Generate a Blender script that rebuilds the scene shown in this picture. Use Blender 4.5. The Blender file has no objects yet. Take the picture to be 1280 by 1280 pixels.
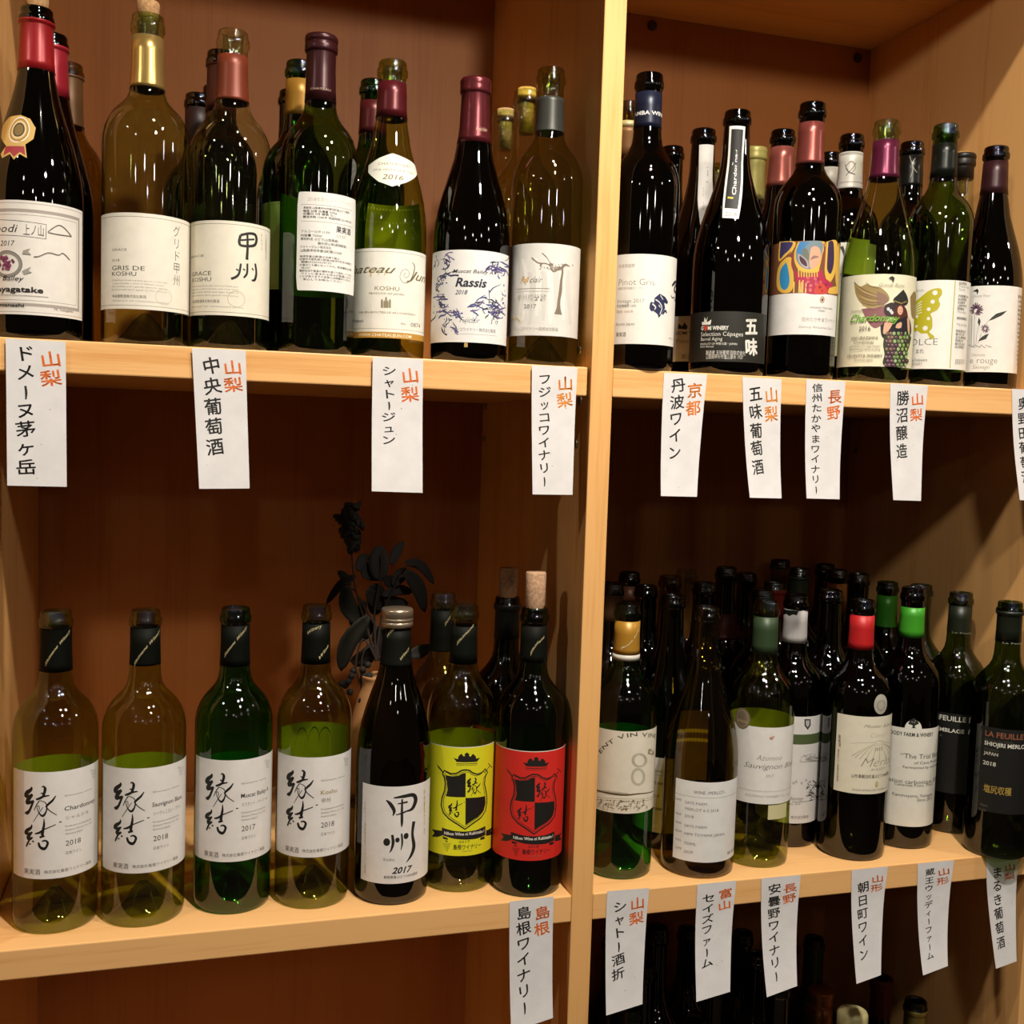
import bpy, bmesh, math, random
from math import sin, cos, pi, atan2, asin, sqrt, radians
from mathutils import Vector, Matrix
from mathutils.geometry import tessellate_polygon

random.seed(11)
sc = bpy.context.scene
COL = sc.collection
S = 0.01                                    # everything below is written in centimetres

# ------------------------------------------------------------------ camera
FPX, YAW, PITCH, ROLL = 1370.05, 0.294158, -0.070778, 0.032168
CAM = Vector((-40.628, -107.298, 0.0))
_cy, _sy = cos(YAW), sin(YAW)
CF = Vector((_sy * cos(PITCH), _cy * cos(PITCH), sin(PITCH)))
_r = Vector((_cy, -_sy, 0)); _u = _r.cross(CF)
CR = cos(ROLL) * _r + sin(ROLL) * _u
CU = -sin(ROLL) * _r + cos(ROLL) * _u
cd = bpy.data.cameras.new('camera'); cam = bpy.data.objects.new('camera', cd); COL.objects.link(cam)
cd.sensor_width = 36; cd.sensor_fit = 'HORIZONTAL'; cd.lens = FPX / 1280 * 36; cd.clip_start = 0.05; cd.clip_end = 60
cam.matrix_world = Matrix(((CR.x, CU.x, -CF.x, CAM.x * S), (CR.y, CU.y, -CF.y, CAM.y * S), (CR.z, CU.z, -CF.z, CAM.z * S), (0, 0, 0, 1)))
sc.camera = cam

# ------------------------------------------------------------------ world, lamps, exposure
w = bpy.data.worlds.new('dim_room'); sc.world = w; w.use_nodes = True
w.node_tree.nodes['Background'].inputs[0].default_value = (1.0, 0.66, 0.36, 1)
w.node_tree.nodes['Background'].inputs[1].default_value = 0.012
def lamp(name, loc, watt, rad, colr=(1.0, 0.925, 0.81)):
    d = bpy.data.lights.new(name, 'SPOT' if name == 'ceiling_spot' else 'POINT'); d.energy = watt; d.shadow_soft_size = rad * S; d.color = colr
    if name == 'ceiling_spot': d.spot_size = radians(165); d.spot_blend = 1.0      # down-lights
    o = bpy.data.objects.new(name, d); o.location = [c * S for c in loc]; COL.objects.link(o)
lamp('ceiling_spot', (3, -42, 67), 7.0, 2.4)
lamp('ceiling_spot', (-104, -44, 67), 5.5, 1.5)
lamp('ceiling_spot', (106, -44, 67), 6.0, 1.5)
lamp('high_fill', (6, -112, 172), 58.0, 4.0)  # unseen steep fill, added high in front to brighten the lower row
for p, wt in (((-115, -135, 79), .5), ((6, -100, 76), 8.0), ((100, -136, 79), .5), ((-170, -250, 88), .8), ((-60, -270, 92), 1.2), ((60, -260, 90), 1.2), ((190, -240, 88), .8), ((-10, -420, 110), 1.5)):
    lamp('room_lamp', p, wt, 4.0)
sc.view_settings.view_transform = 'Standard'; sc.view_settings.look = 'None'
sc.view_settings.exposure = 1.35; sc.view_settings.gamma = 1.0; sc.view_settings.use_curve_mapping = False
sc.cycles.transparent_max_bounces = 48; sc.cycles.max_bounces = 10; sc.cycles.diffuse_bounces = 2; sc.cycles.glossy_bounces = 4
sc.cycles.caustics_reflective = False; sc.cycles.sample_clamp_indirect = 3.0

# ------------------------------------------------------------------ materials
def lin(h):
    h = h.lstrip('#'); out = []
    for i in (0, 2, 4):
        c = int(h[i:i + 2], 16) / 255
        out.append(c / 12.92 if c <= .04045 else ((c + .055) / 1.055) ** 2.4)
    return tuple(out)
_M = {}
def mat(name, hexc, rough=.5, metal=0.0, grain=0.0, scale=60.0, bump=0.0, coat=0.0):
    key = (name, hexc, rough, metal, grain, scale, bump)
    if key in _M: return _M[key]
    m = bpy.data.materials.new(name); m.use_nodes = True; nt = m.node_tree; b = nt.nodes['Principled BSDF']
    c = lin(hexc); b.inputs['Base Color'].default_value = (*c, 1); b.inputs['Roughness'].default_value = rough; b.inputs['Metallic'].default_value = metal
    if rough >= .6 and name.startswith('foil'): b.inputs['Specular IOR Level'].default_value = .12
    if coat: b.inputs['Coat Weight'].default_value = coat
    if grain or bump:
        tc = nt.nodes.new('ShaderNodeTexCoord'); n = nt.nodes.new('ShaderNodeTexNoise'); n.inputs['Scale'].default_value = scale; n.inputs['Detail'].default_value = 5
        nt.links.new(tc.outputs['Object'], n.inputs['Vector'])
        if grain:
            r = nt.nodes.new('ShaderNodeValToRGB'); r.color_ramp.elements[0].position = .3; r.color_ramp.elements[1].position = .7
            r.color_ramp.elements[0].color = (*[x * (1 - grain) for x in c], 1); r.color_ramp.elements[1].color = (*[min(1, x * (1 + grain * .5)) for x in c], 1)
            nt.links.new(n.outputs['Fac'], r.inputs['Fac']); nt.links.new(r.outputs['Color'], b.inputs['Base Color'])
        if bump:
            bp = nt.nodes.new('ShaderNodeBump'); bp.inputs['Strength'].default_value = bump; bp.inputs['Distance'].default_value = .001
            nt.links.new(n.outputs['Fac'], bp.inputs['Height']); nt.links.new(bp.outputs['Normal'], b.inputs['Normal'])
    _M[key] = m; return m
def wood(name, c1, c2, axis, rough=.38):
    m = bpy.data.materials.new(name); m.use_nodes = True; nt = m.node_tree; b = nt.nodes['Principled BSDF']
    tc = nt.nodes.new('ShaderNodeTexCoord'); mp = nt.nodes.new('ShaderNodeMapping'); sc3 = [70, 70, 70]; sc3[axis] = 2.2; mp.inputs['Scale'].default_value = sc3
    nt.links.new(tc.outputs['Object'], mp.inputs['Vector'])
    n1 = nt.nodes.new('ShaderNodeTexNoise'); n1.inputs['Scale'].default_value = 3.0; n1.inputs['Detail'].default_value = 6; n1.inputs['Roughness'].default_value = .65
    n2 = nt.nodes.new('ShaderNodeTexNoise'); n2.inputs['Scale'].default_value = .35; n2.inputs['Detail'].default_value = 3
    for n in (n1, n2): nt.links.new(mp.outputs['Vector'], n.inputs['Vector'])
    ad = nt.nodes.new('ShaderNodeMath'); ad.operation = 'ADD'; nt.links.new(n1.outputs['Fac'], ad.inputs[0]); nt.links.new(n2.outputs['Fac'], ad.inputs[1])
    r = nt.nodes.new('ShaderNodeValToRGB'); r.color_ramp.elements[0].position = .72; r.color_ramp.elements[1].position = 1.28
    r.color_ramp.elements[0].color = (*lin(c1), 1); r.color_ramp.elements[1].color = (*lin(c2), 1)
    nt.links.new(ad.outputs[0], r.inputs['Fac']); nt.links.new(r.outputs['Color'], b.inputs['Base Color']); b.inputs['Roughness'].default_value = rough
    b.inputs['Specular IOR Level'].default_value = .3
    return m
W_H = wood('beech_laminate_across', '#e2a360', '#f2bb7b', 0)
W_V = wood('beech_laminate_upright', '#de9e5a', '#eeb572', 2)
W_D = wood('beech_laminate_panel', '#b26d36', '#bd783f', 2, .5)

def glass(name, tint, base=False):
    """thin-walled bottle glass: coloured see-through wall, darker where it is crossed at a slant, with a glossy skin"""
    m = bpy.data.materials.new(name); m.use_nodes = True; nt = m.node_tree; nt.nodes.clear()
    out = nt.nodes.new('ShaderNodeOutputMaterial'); tr = nt.nodes.new('ShaderNodeBsdfTransparent'); gl = nt.nodes.new('ShaderNodeBsdfGlossy')
    gl.inputs['Roughness'].default_value = .025; gl.inputs['Color'].default_value = (1, 1, 1, 1)
    lw = nt.nodes.new('ShaderNodeLayerWeight'); lw.inputs['Blend'].default_value = .5
    p5 = nt.nodes.new('ShaderNodeMath'); p5.operation = 'POWER'; p5.inputs[1].default_value = 4.0; nt.links.new(lw.outputs['Facing'], p5.inputs[0])
    fr = nt.nodes.new('ShaderNodeMath'); fr.operation = 'MULTIPLY_ADD'; fr.inputs[1].default_value = .55; fr.inputs[2].default_value = .07; nt.links.new(p5.outputs[0], fr.inputs[0])
    p3 = nt.nodes.new('ShaderNodeMath'); p3.operation = 'POWER'; p3.inputs[1].default_value = 3.5; nt.links.new(lw.outputs['Facing'], p3.inputs[0])
    mx = nt.nodes.new('ShaderNodeMix'); mx.data_type = 'RGBA'; nt.links.new(p3.outputs[0], mx.inputs[0])
    mx.inputs[6].default_value = (*tint, 1); mx.inputs[7].default_value = (*[t ** 2.0 * .5 for t in tint], 1)
    nt.links.new(mx.outputs[2], tr.inputs['Color'])
    ms = nt.nodes.new('ShaderNodeMixShader'); nt.links.new(fr.outputs[0], ms.inputs[0]); nt.links.new(tr.outputs[0], ms.inputs[1]); nt.links.new(gl.outputs[0], ms.inputs[2])
    nt.links.new(ms.outputs[0], out.inputs['Surface'])
    return m
GL = {
    'clear': glass('clear_glass', (.86, .91, .72)),
    'smoke': glass('pale_smoke_glass', (.72, .79, .44)),
    'pale': glass('pale_olive_glass', (.74, .77, .38)),
    'olive': glass('olive_glass', (.66, .70, .24)),
    'amber': glass('amber_olive_glass', (.55, .46, .12)),
    'green': glass('green_glass', (.14, .50, .09)),
    'leaf': glass('leaf_green_glass', (.30, .46, .12)),
    'moss': glass('moss_green_glass', (.20, .30, .06)),
    'dgreen': glass('dark_green_glass', (.08, .28, .06)),
    'dark': glass('near_black_glass', (.075, .062, .014)),
    'black': glass('black_green_glass', (.03, .045, .012)),
}
PAPER = '#ebe4d8'
def paper(h=PAPER): return mat('label_paper', h, .62, 0, .05, 90, .15)
def ink(h): return mat('print_ink', h, .6)

# ------------------------------------------------------------------ object helpers
def mesh_obj(name, bm, m, parent=None, smooth=True):
    me = bpy.data.meshes.new(name); bm.to_mesh(me); bm.free()
    for mm in (m if isinstance(m, (list, tuple)) else [m]): me.materials.append(mm)
    if smooth:
        for p in me.polygons: p.use_smooth = True
    o = bpy.data.objects.new(name, me); COL.objects.link(o)
    if parent: o.parent = parent
    return o
def thing(name, label, cat, loc=(0, 0, 0), group=None):
    o = bpy.data.objects.new(name, None); o.empty_display_size = .03; COL.objects.link(o)
    o.location = [c * S for c in loc]; o['label'] = label; o['category'] = cat
    if group: o['group'] = group
    return o
def box_bm(x0, x1, y0, y1, z0, z1, bev=.06, org=(0, 0, 0)):
    bm = bmesh.new(); bmesh.ops.create_cube(bm, size=1)
    for v in bm.verts:
        v.co = Vector(((x0 + x1) / 2 + v.co.x * (x1 - x0) - org[0], (y0 + y1) / 2 + v.co.y * (y1 - y0) - org[1], (z0 + z1) / 2 + v.co.z * (z1 - z0) - org[2])) * S
    if bev: bmesh.ops.bevel(bm, geom=bm.edges[:], offset=bev * S, segments=2, profile=.5, affect='EDGES')
    return bm
def lathe_bm(prof, seg=56, bm=None, close=False):
    bm = bm or bmesh.new(); rings = []
    for r, z in prof:
        if r < 1e-4: rings.append([bm.verts.new((0, 0, z * S))])
        else: rings.append([bm.verts.new((r * cos(2 * pi * k / seg) * S, r * sin(2 * pi * k / seg) * S, z * S)) for k in range(seg)])
    for a, b in zip(rings, rings[1:]):
        for k in range(seg):
            k2 = (k + 1) % seg
            vs = [a[k % len(a)], a[k2 % len(a)], b[k2 % len(b)], b[k % len(b)]]
            u = []
            for v in vs:
                if v not in u: u.append(v)
            if len(u) > 2: bm.faces.new(u)
    bmesh.ops.recalc_face_normals(bm, faces=bm.faces)
    return bm
def ray(x, y): return CF + CR * ((x - 640) / FPX) + CU * ((640 - y) / FPX)
def at_depth(x, y, Y):
    v = ray(x, y); return CAM + v * ((Y - CAM.y) / v.y)

# ------------------------------------------------------------------ the room and the shelving unit
ZU, ZL, TH = 7.204, -49.196, 3.0
ZB = ZL - 2.93 - 53.4
XL, XW, DEP, DIV, ZTOP = -57.9, 59.9, 42.69, 2.417, 60.5
def struct(name, bm, m):
    o = mesh_obj(name, bm, m, None, False); o['kind'] = 'structure'; return o
struct('floor', box_bm(-260, 260, -500, 60, ZB - 24, ZB - 20, 0), mat('dark_floor', '#3a2c20', .6, 0, .3, 12))
struct('wall_back', box_bm(-260, 260, 46, 50, ZB - 20, 150, 0), mat('plaster_wall', '#b79f7c', .8, 0, .1, 20, .2))
unit = thing('shelving_unit', 'light beech laminate cubbyhole shelving unit holding the empty wine bottles', 'shelving')
def part(name, bm, m, smooth=False): return mesh_obj(name, bm, m, unit, smooth)
part('side_panel', box_bm(XL - 2.4, XL, 0, DEP + .6, ZB - 20, ZTOP + 3, .12), W_V)
part('side_panel', box_bm(XW, XW + 2.4, 0, DEP + .6, ZB - 20, ZTOP + 3, .12), W_V)
part('divider_panel', box_bm(0, DIV, 0, DEP, ZB, ZTOP, .1), W_V)
for n, (x0, x1, f) in enumerate(((XL + .03, -.32, .25), (DIV + .01, XW - .03, .02))):
    for z1, t in ((ZU, 3.0), (ZL, 2.93)):
        ff = f if z1 == ZU else .02
        xx = x1 if (z1 == ZU or n) else -.01
        part('shelf_board', box_bm(x0, xx, ff, DEP - .05, z1 - t, z1, .14), W_H)
part('bottom_board', box_bm(XL, XW, 0, DEP, ZB - 3, ZB, .12), W_H)
part('top_board', box_bm(XL, XW, 0, DEP + .6, ZTOP, ZTOP + 3, .12), W_H)
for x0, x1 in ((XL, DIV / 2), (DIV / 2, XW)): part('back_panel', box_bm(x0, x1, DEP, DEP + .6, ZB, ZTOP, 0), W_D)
cap_m = mat('dark_cap', '#3a2a1c', .45); metal = mat('nickel_pin', '#b9a88a', .3, .9)
def disc_part(name, c, nrm, r, t, m, hole=True):
    bm = lathe_bm([(0, t * .6), (r * .45, t * .6), (r * .55, t * .25), (r * .7, t), (r, t * .7), (r * 1.02, 0)] if hole else [(0, t), (r * .75, t), (r, t * .5), (r, 0)], 20)
    q = Vector((0, 0, 1)).rotation_difference(Vector(nrm)).to_matrix().to_4x4()
    bm.transform(Matrix.Translation(Vector(c) * S) @ q)
    return part(name, bm, m, True)
for c in ((23.5, DEP, 59.2), (57.6, DEP, 59.0)): disc_part('screw_cap', c, (0, -1, 0), .75, .25, cap_m, False)
for y, z in ((3.7, 9.2), (3.65, -.75), (2.9, 3.8), (40.8, 3.8), (40.8, -.75)): disc_part('shelf_pin', (0, y, z), (-1, 0, 0), .5, .22, metal)
for y, z in ((3.7, -.75), (40.8, -.75)): disc_part('shelf_pin', (XW, y, z), (-1, 0, 0), .5, .22, metal)

# ------------------------------------------------------------------ printing on curved or flat surfaces
_T = {}
def text_mesh(s, bold):
    k = (s, bold)
    if k not in _T:
        c = bpy.data.curves.new('glyph', 'FONT'); c.body = s; c.resolution_u = 2; c.offset = bold
        o = bpy.data.objects.new('glyph', c); me = o.to_mesh()
        vs = [(v.co.x, v.co.y) for v in me.vertices]; fs = [tuple(p.vertices) for p in me.polygons]
        o.to_mesh_clear(); bpy.data.objects.remove(o); bpy.data.curves.remove(c)
        _T[k] = (vs, fs)
    return _T[k]
def smooth_path(pts, n=5):
    out = []; P = [tuple(p) for p in pts]; P = [P[0]] + P + [P[-1]]
    for i in range(1, len(P) - 2):
        a, b, c, d = P[i - 1:i + 3]
        for k in range(n):
            t = k / n
            out.append(tuple(.5 * ((2 * b[j]) + (-a[j] + c[j]) * t + (2 * a[j] - 5 * b[j] + 4 * c[j] - d[j]) * t * t + (-a[j] + 3 * b[j] - 3 * c[j] + d[j]) * t ** 3) for j in range(len(b))))
    out.append(P[-2]); return out
class Canvas:
    """a surface that print can be laid on; pt(x, y) gives its own (u, v) in cm, at(u, v, off) the point in space"""
    def __init__(s): s.bm = {}; s.n = 0; s.last = None; s.hold = False
    def bmf(s, colr):
        if colr not in s.bm: s.bm[colr] = bmesh.new()
        return s.bm[colr]
    def lay(s, verts, faces, colr, cut=.22):
        """verts in (u, v); bent onto the surface, cut finely enough to follow it"""
        if not faces: return
        t = bmesh.new(); vv = [t.verts.new((u, v, 0)) for u, v in verts]
        for f in faces:
            try: t.faces.new([vv[i] for i in f])
            except ValueError: pass
        us = [v[0] for v in verts]; u0, u1 = min(us), max(us); vs_ = [v[1] for v in verts]; v0, v1 = min(vs_), max(vs_)
        if s.curved and v1 > s.cyl: cut = .12
        if s.curved and u1 - u0 > cut * 1.4:
            k = math.floor(u0 / cut) + 1
            while k * cut < u1:
                bmesh.ops.bisect_plane(t, geom=t.verts[:] + t.edges[:] + t.faces[:], plane_co=(k * cut, 0, 0), plane_no=(1, 0, 0)); k += 1
        if s.curved and v1 > s.cyl and v1 - v0 > .5:
            k = math.floor(v0 / .4) + 1
            while k * .4 < v1:
                bmesh.ops.bisect_plane(t, geom=t.verts[:] + t.edges[:] + t.faces[:], plane_co=(0, k * .4, 0), plane_no=(0, 1, 0)); k += 1
        off = .012 + s.n * .0009
        if colr != s.last and not s.hold: s.n += 1
        s.last = colr
        d = s.bmf(colr); t.verts.ensure_lookup_table(); m = {}
        for v in t.verts: m[v] = d.verts.new(s.at(v.co.x, v.co.y, off) * S)
        for f in t.faces:
            try:
                nf = d.faces.new([m[v] for v in f.verts])
            except ValueError: pass
        t.free()
    def poly(s, pts, colr, sm=False):
        if sm: pts = smooth_path(pts + [pts[0]])[:-1]
        s.polyuv([s.pt(*p) for p in pts], colr)
    def polyuv(s, q, colr):
        tri = tessellate_polygon([[Vector((a, b, 0)) for a, b in q]]); s.lay(q, [tuple(t) for t in tri], colr)
    def ell(s, x, y, rx, ry, colr, n=16, ring=0):
        u, v = s.pt(x, y); k = s.cmpx(x, y); rx *= k; ry *= k
        a = [(u + rx * cos(2 * pi * i / n), v + ry * sin(2 * pi * i / n)) for i in range(n)]
        if not ring: s.lay(a, [tuple(range(n))], colr)
        else:
            g = ring * k; b = [(u + (rx - g) * cos(2 * pi * i / n), v + (ry - g) * sin(2 * pi * i / n)) for i in range(n)]
            s.lay(a + b, [(i, (i + 1) % n, n + (i + 1) % n, n + i) for i in range(n)], colr)
    def brush(s, pts, colr, sm=True, k=None):
        P = [(*s.pt(p[0], p[1]), p[2] * (k or s.cmpx(p[0], p[1]))) for p in pts]
        s.brushuv(P, colr, sm)
    def brushuv(s, P, colr, sm=True):
        if sm and len(P) > 2: P = smooth_path(P, 4)
        A = []; B = []
        for i, (x, y, wd) in enumerate(P):
            x0, y0 = P[max(0, i - 1)][:2]; x1, y1 = P[min(len(P) - 1, i + 1)][:2]
            dx, dy = x1 - x0, y1 - y0; L = sqrt(dx * dx + dy * dy) or 1; nx, ny = -dy / L * wd / 2, dx / L * wd / 2
            A.append((x + nx, y + ny)); B.append((x - nx, y - ny))
        n = len(P); s.lay(A + B, [(i, i + 1, n + i + 1, n + i) for i in range(n - 1)], colr)
    def line(s, pts, wd, colr): s.brush([(x, y, wd) for x, y in pts], colr, False)
    def hl(s, x0, x1, y, wd, colr):
        u0, v = s.pt(x0, y); u1 = s.pt(x1, y)[0]; h = wd * s.cmpx(x0, y) / 2
        s.lay([(u0, v - h), (u1, v - h), (u1, v + h), (u0, v + h)], [(0, 1, 2, 3)], colr)
    def frame(s, ins, wd, colr):
        a0, a1, b0, b1 = s.u0 + ins, s.u1 - ins, s.v0 + ins, s.v1 - ins
        for q in (((a0, b0), (a1, b0 + wd)), ((a0, b1 - wd), (a1, b1)), ((a0, b0 + wd), (a0 + wd, b1 - wd)), ((a1 - wd, b0 + wd), (a1, b1 - wd))):
            (x0, y0), (x1, y1) = q; s.lay([(x0, y0), (x1, y0), (x1, y1), (x0, y1)], [(0, 1, 2, 3)], colr)
    def put(s, st, u, v, sx, sy, colr, bold=0, shear=0, rot=0, up=0):
        if bold > 0 and any(ord(ch) > 0x2fff for ch in st):
            for ex, ey in ((-1, -.4), (1, .4), (.4, -1), (-.4, 1)): s.put(st, u + ex * bold * sx * .8, v + ey * bold * sy * .8, sx, sy, colr, 0, shear, rot, up)
            return
        vs, fs = text_mesh(st, bold); c, d = cos(rot), sin(rot); o = []
        for x, y in vs:
            X = (x + shear * y) * sx; Y = (y + up * x) * sy
            o.append((u + X * c - Y * d, v + X * d + Y * c))
        s.lay(o, fs, colr)
    def text(s, st, x, y, x1, h, colr, bold=0, shear=0, sx=1.0):
        """baseline starts at (x, y), capitals h high, stretched to end at x1 when given"""
        u, v = s.pt(x, y); k = s.cmpx(x, y) if not s.k0 else s.k0; sy = h * k / .71 * 1.22
        vs, _ = text_mesh(st, bold)
        if not vs: return
        wdt = max(p[0] for p in vs)
        sxx = (s.pt(x1, y)[0] - u) / (wdt + shear * .5) if x1 is not None else sy * sx
        s.put(st, u, v, sxx, sy, colr, bold, shear)
    def vert(s, st, x, y0, y1, wpx, colr, bold=.0, x2=None, jit=0.0, up=0.0):
        """a column of signs from y0 down to y1"""
        (ua, va), (ub, vb) = s.pt(x, y0), s.pt(x2 if x2 is not None else x, y1); n = len(st); k = s.k0 or s.cmpx(x, y0); p = (va - vb) / n
        for i, ch in enumerate(st):
            f = (i + .5) / n; u = ua + (ub - ua) * f; v = va - p * (i + .5); sx = wpx * k; sy = p * 1.02
            if ch in 'ャュョッァィェ': sx *= .8; 
            if ch == 'ー':
                s.brushuv([(u - sx * .04, v + p * .36, sx * .10), (u, v, sx * .12), (u - sx * .02, v - p * .36, sx * .07)], colr); continue
            r = random.uniform(-jit, jit)
            hs = .86 if jit else 1.0
            s.put(ch, u - .5 * sx + r * .3, v - .38 * sy * hs, sx, sy * hs, colr, bold, -.10 if jit else 0, r * .4, up)
    def rot(s, st, x, y0, y1, h, colr, bold=0, x2=None):
        """reads upward from y0 to y1"""
        (ua, va), (ub, vb) = s.pt(x, y0), s.pt(x2 if x2 is not None else x, y1); vs, _ = text_mesh(st, bold); wd = max(p[0] for p in vs)
        L = sqrt((ub - ua) ** 2 + (vb - va) ** 2); s.put(st, ua, va, L / wd, h * s.cmpx(x, y0) / .71, colr, bold, 0, atan2(vb - va, ub - ua))
    def along(s, st, pts, h, colr, bold=0, shear=0):
        P = smooth_path([s.pt(*p) for p in pts], 12); D = [0]
        for a, b in zip(P, P[1:]): D.append(D[-1] + sqrt((a[0] - b[0]) ** 2 + (a[1] - b[1]) ** 2))
        adv = []
        for ch in st:
            vs, _ = text_mesh(ch, bold); adv.append((max(p[0] for p in vs) + .07) if vs else .35)
        tot = sum(adv); k = D[-1] / tot; q = 0; sy = h * s.cmpx(*pts[0]) / .71
        for ch, a in zip(st, adv):
            d = q * k; q += a; i = max(j for j in range(len(D)) if D[j] <= d + 1e-6); i = min(i, len(P) - 2)
            f = (d - D[i]) / max(1e-6, D[i + 1] - D[i]); u = P[i][0] + (P[i + 1][0] - P[i][0]) * f; v = P[i][1] + (P[i + 1][1] - P[i][1]) * f
            if ch != ' ': s.put(ch, u, v, k, sy, colr, bold, shear, atan2(P[i + 1][1] - P[i][1], P[i + 1][0] - P[i][0]))
    def finish(s, parent, name='lettering'):
        for colr, bm in s.bm.items():
            if len(bm.faces): mesh_obj(name, bm, ink(colr), parent, False)
            else: bm.free()
        s.bm = {}

# ------------------------------------------------------------------ bottles
def bprofile(kind, h, r):
    k = h / 30.6
    foot = [(0, 3.2), (.35, 3.12), (r * .30, 2.3), (r * .48, 1.3), (r * .66, .5), (r * .80, .06), (r * .88, 0), (r * .95, .12), (r * .99, .5), (r, 1.1)]
    if kind == 'bordeaux': body = [(r, 18.6), (r * .992, 19.3), (r * .955, 20.1), (r * .88, 20.9), (r * .77, 21.6), (r * .63, 22.2), (1.95, 22.8), (1.66, 23.4), (1.52, 24.2), (1.45, 25.5), (1.40, 27.2)]
    elif kind == 'burgundy': body = [(r, 12.6), (r * .992, 13.8), (r * .965, 15.0), (r * .91, 16.3), (r * .83, 17.7), (r * .73, 19.1), (r * .62, 20.6), (r * .52, 22.0), (1.85, 23.2), (1.63, 24.4), (1.52, 25.6), (1.46, 27.2)]
    else: body = [(r, 14.5), (r * .985, 15.8), (r * .95, 17.1), (r * .88, 18.6), (r * .78, 20.1), (r * .66, 21.6), (r * .54, 22.9), (1.85, 23.9), (1.64, 25.0), (1.52, 26.2), (1.46, 27.4)]
    lip = [(1.39, 28.95), (1.40, 29.0), (1.53, 29.08), (1.57, 29.25), (1.57, 29.6), (1.53, 29.8), (1.43, 29.9), (1.43, 30.25), (1.40, 30.48), (1.30, 30.6), (1.10, 30.6), (1.0, 30.48), (.96, 30.1), (.95, 28.5)]
    return [(a, b * k) for a, b in foot + body + lip]
class Bottle(Canvas):
    def __init__(s, X, Y, z0, h, r, kind, gl, label, group=None, cat='bottle'):
        super().__init__(); s.curved = True; s.k0 = 0; s.cyl = (12 if kind != 'bordeaux' else 18) * h / 30.6
        s.X, s.Y, s.z0, s.h, s.r = X, Y, z0, h, r; s.prof = bprofile(kind, h, r)
        s.root = thing('wine_bottle', label, cat, (X, Y, z0), group)
        s.glass = mesh_obj('glass_body', lathe_bm(s.prof, 64), GL[gl], s.root)
        s.face = atan2(CAM.x - X, -(CAM.y - Y)); s.ref = None
        s.outer = [p for p in s.prof if p[1] >= 0][9:-6]
    def R(s, z):
        P = s.outer
        if z <= P[0][1]: return P[0][0]
        for (r0, z0), (r1, z1) in zip(P, P[1:]):
            if z <= z1: return r0 + (r1 - r0) * (z - z0) / max(1e-6, z1 - z0)
        return P[-1][0]
    def hit(s, x, y, back=False):
        """angle (0 = straight out of the shelf, + to the unit's far end) and height where the line of sight meets the glass"""
        d = ray(x, y); ox, oy = CAM.x - s.X, CAM.y - s.Y; R = s.r; a = d.x ** 2 + d.y ** 2; b = ox * d.x + oy * d.y
        for _ in range(9):
            disc = b * b - a * (ox * ox + oy * oy - R * R); q = sqrt(max(0, disc)); t = (-b + q) / a if back else (-b - q) / a
            z = CAM.z + d.z * t - s.z0; R = s.R(z) + .02
        return atan2(ox + d.x * t, -(oy + d.y * t)), z
    def pt(s, x, y):
        if s.ref: 
            u, v = s.ref.pt(x, y); return (u / s.ref.r - s.ref.face + s.face) * s.r, v
        a, z = s.hit(x, y); return a * s.r, z
    def cmpx(s, x, y):
        P = Vector((s.X, s.Y - s.r, s.z0 + 10)); return (P - CAM).dot(CF) / FPX
    def at(s, u, v, off):
        a = u / s.r; R = s.R(v) + off; return Vector((R * sin(a), -R * cos(a), v))
    def sleeve(s, y0, y1, colr, rough=.35, metal=0.3, name='capsule', lab=None, x=None, top=False, off=.045):
        """foil or paper sleeve round the neck between two image heights"""
        ax = s.axis_px(y0); z1 = s.hit(ax, y0)[1]; z0 = s.hit(s.axis_px(y1), y1)[1]
        if top: z1 = s.h
        zs = [z0] + [p[1] for p in s.outer if z0 < p[1] < z1] + [z1]
        pr = [(s.R(z0) - .01, z0)] + [(s.R(z) + off, z) for z in zs]
        if top: pr = [q for q in pr if q[1] < s.h - .7] + [(1.6, s.h - .6), (1.62, s.h - .2), (1.5, s.h + .03), (1.15, s.h + .04), (1.05, s.h - .1)]
        else: pr += [(s.R(z1) - .01, z1)]
        o = mesh_obj(name, lathe_bm(pr, 48), mat('foil_' + colr, colr, rough, metal, .12, 40, .12), s.root)
        if lab: o['label'] = lab
        s.cap_o = o; s.bm = {}; s.n = 60
        return o
    def axis_px(s, y):
        P0, P1 = [Vector((s.X, s.Y, s.z0 + z)) for z in (0, 30)]; q = []
        for P in (P0, P1):
            d = P - CAM; q.append((640 + FPX * d.dot(CR) / d.dot(CF), 640 - FPX * d.dot(CU) / d.dot(CF)))
        return q[0][0] + (q[1][0] - q[0][0]) * (y - q[0][1]) / (q[1][1] - q[0][1])
    def patch(s, u0, u1, v0, v1, m, name, lab=None, off=.008, rc=.0):
        """a sheet bent round the glass"""
        bm = bmesh.new(); n = max(2, int(abs(u1 - u0) / .2)); zs = [v0, v0 + .12, v1 - .12, v1] if v1 - v0 > .5 else [v0, v1]
        if v1 - v0 > 2: zs = [v0, v0 + .12] + [v0 + .12 + (v1 - v0 - .24) * i / 8 for i in range(1, 8)] + [v1 - .12, v1]
        rows = []
        for z in zs:
            e = .0
            if rc: 
                dz = min(z - v0, v1 - z); e = rc * (1 - min(1, dz / max(.01, rc))) * .9
            rows.append([bm.verts.new(s.at(u0 + e + (u1 - u0 - 2 * e) * i / n, z, off) * S) for i in range(n + 1)])
        for a, b in zip(rows, rows[1:]):
            for i in range(n): bm.faces.new((a[i], a[i + 1], b[i + 1], b[i]))
        o = mesh_obj(name, bm, m, s.root)
        if lab: o['label'] = lab
        return o
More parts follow.
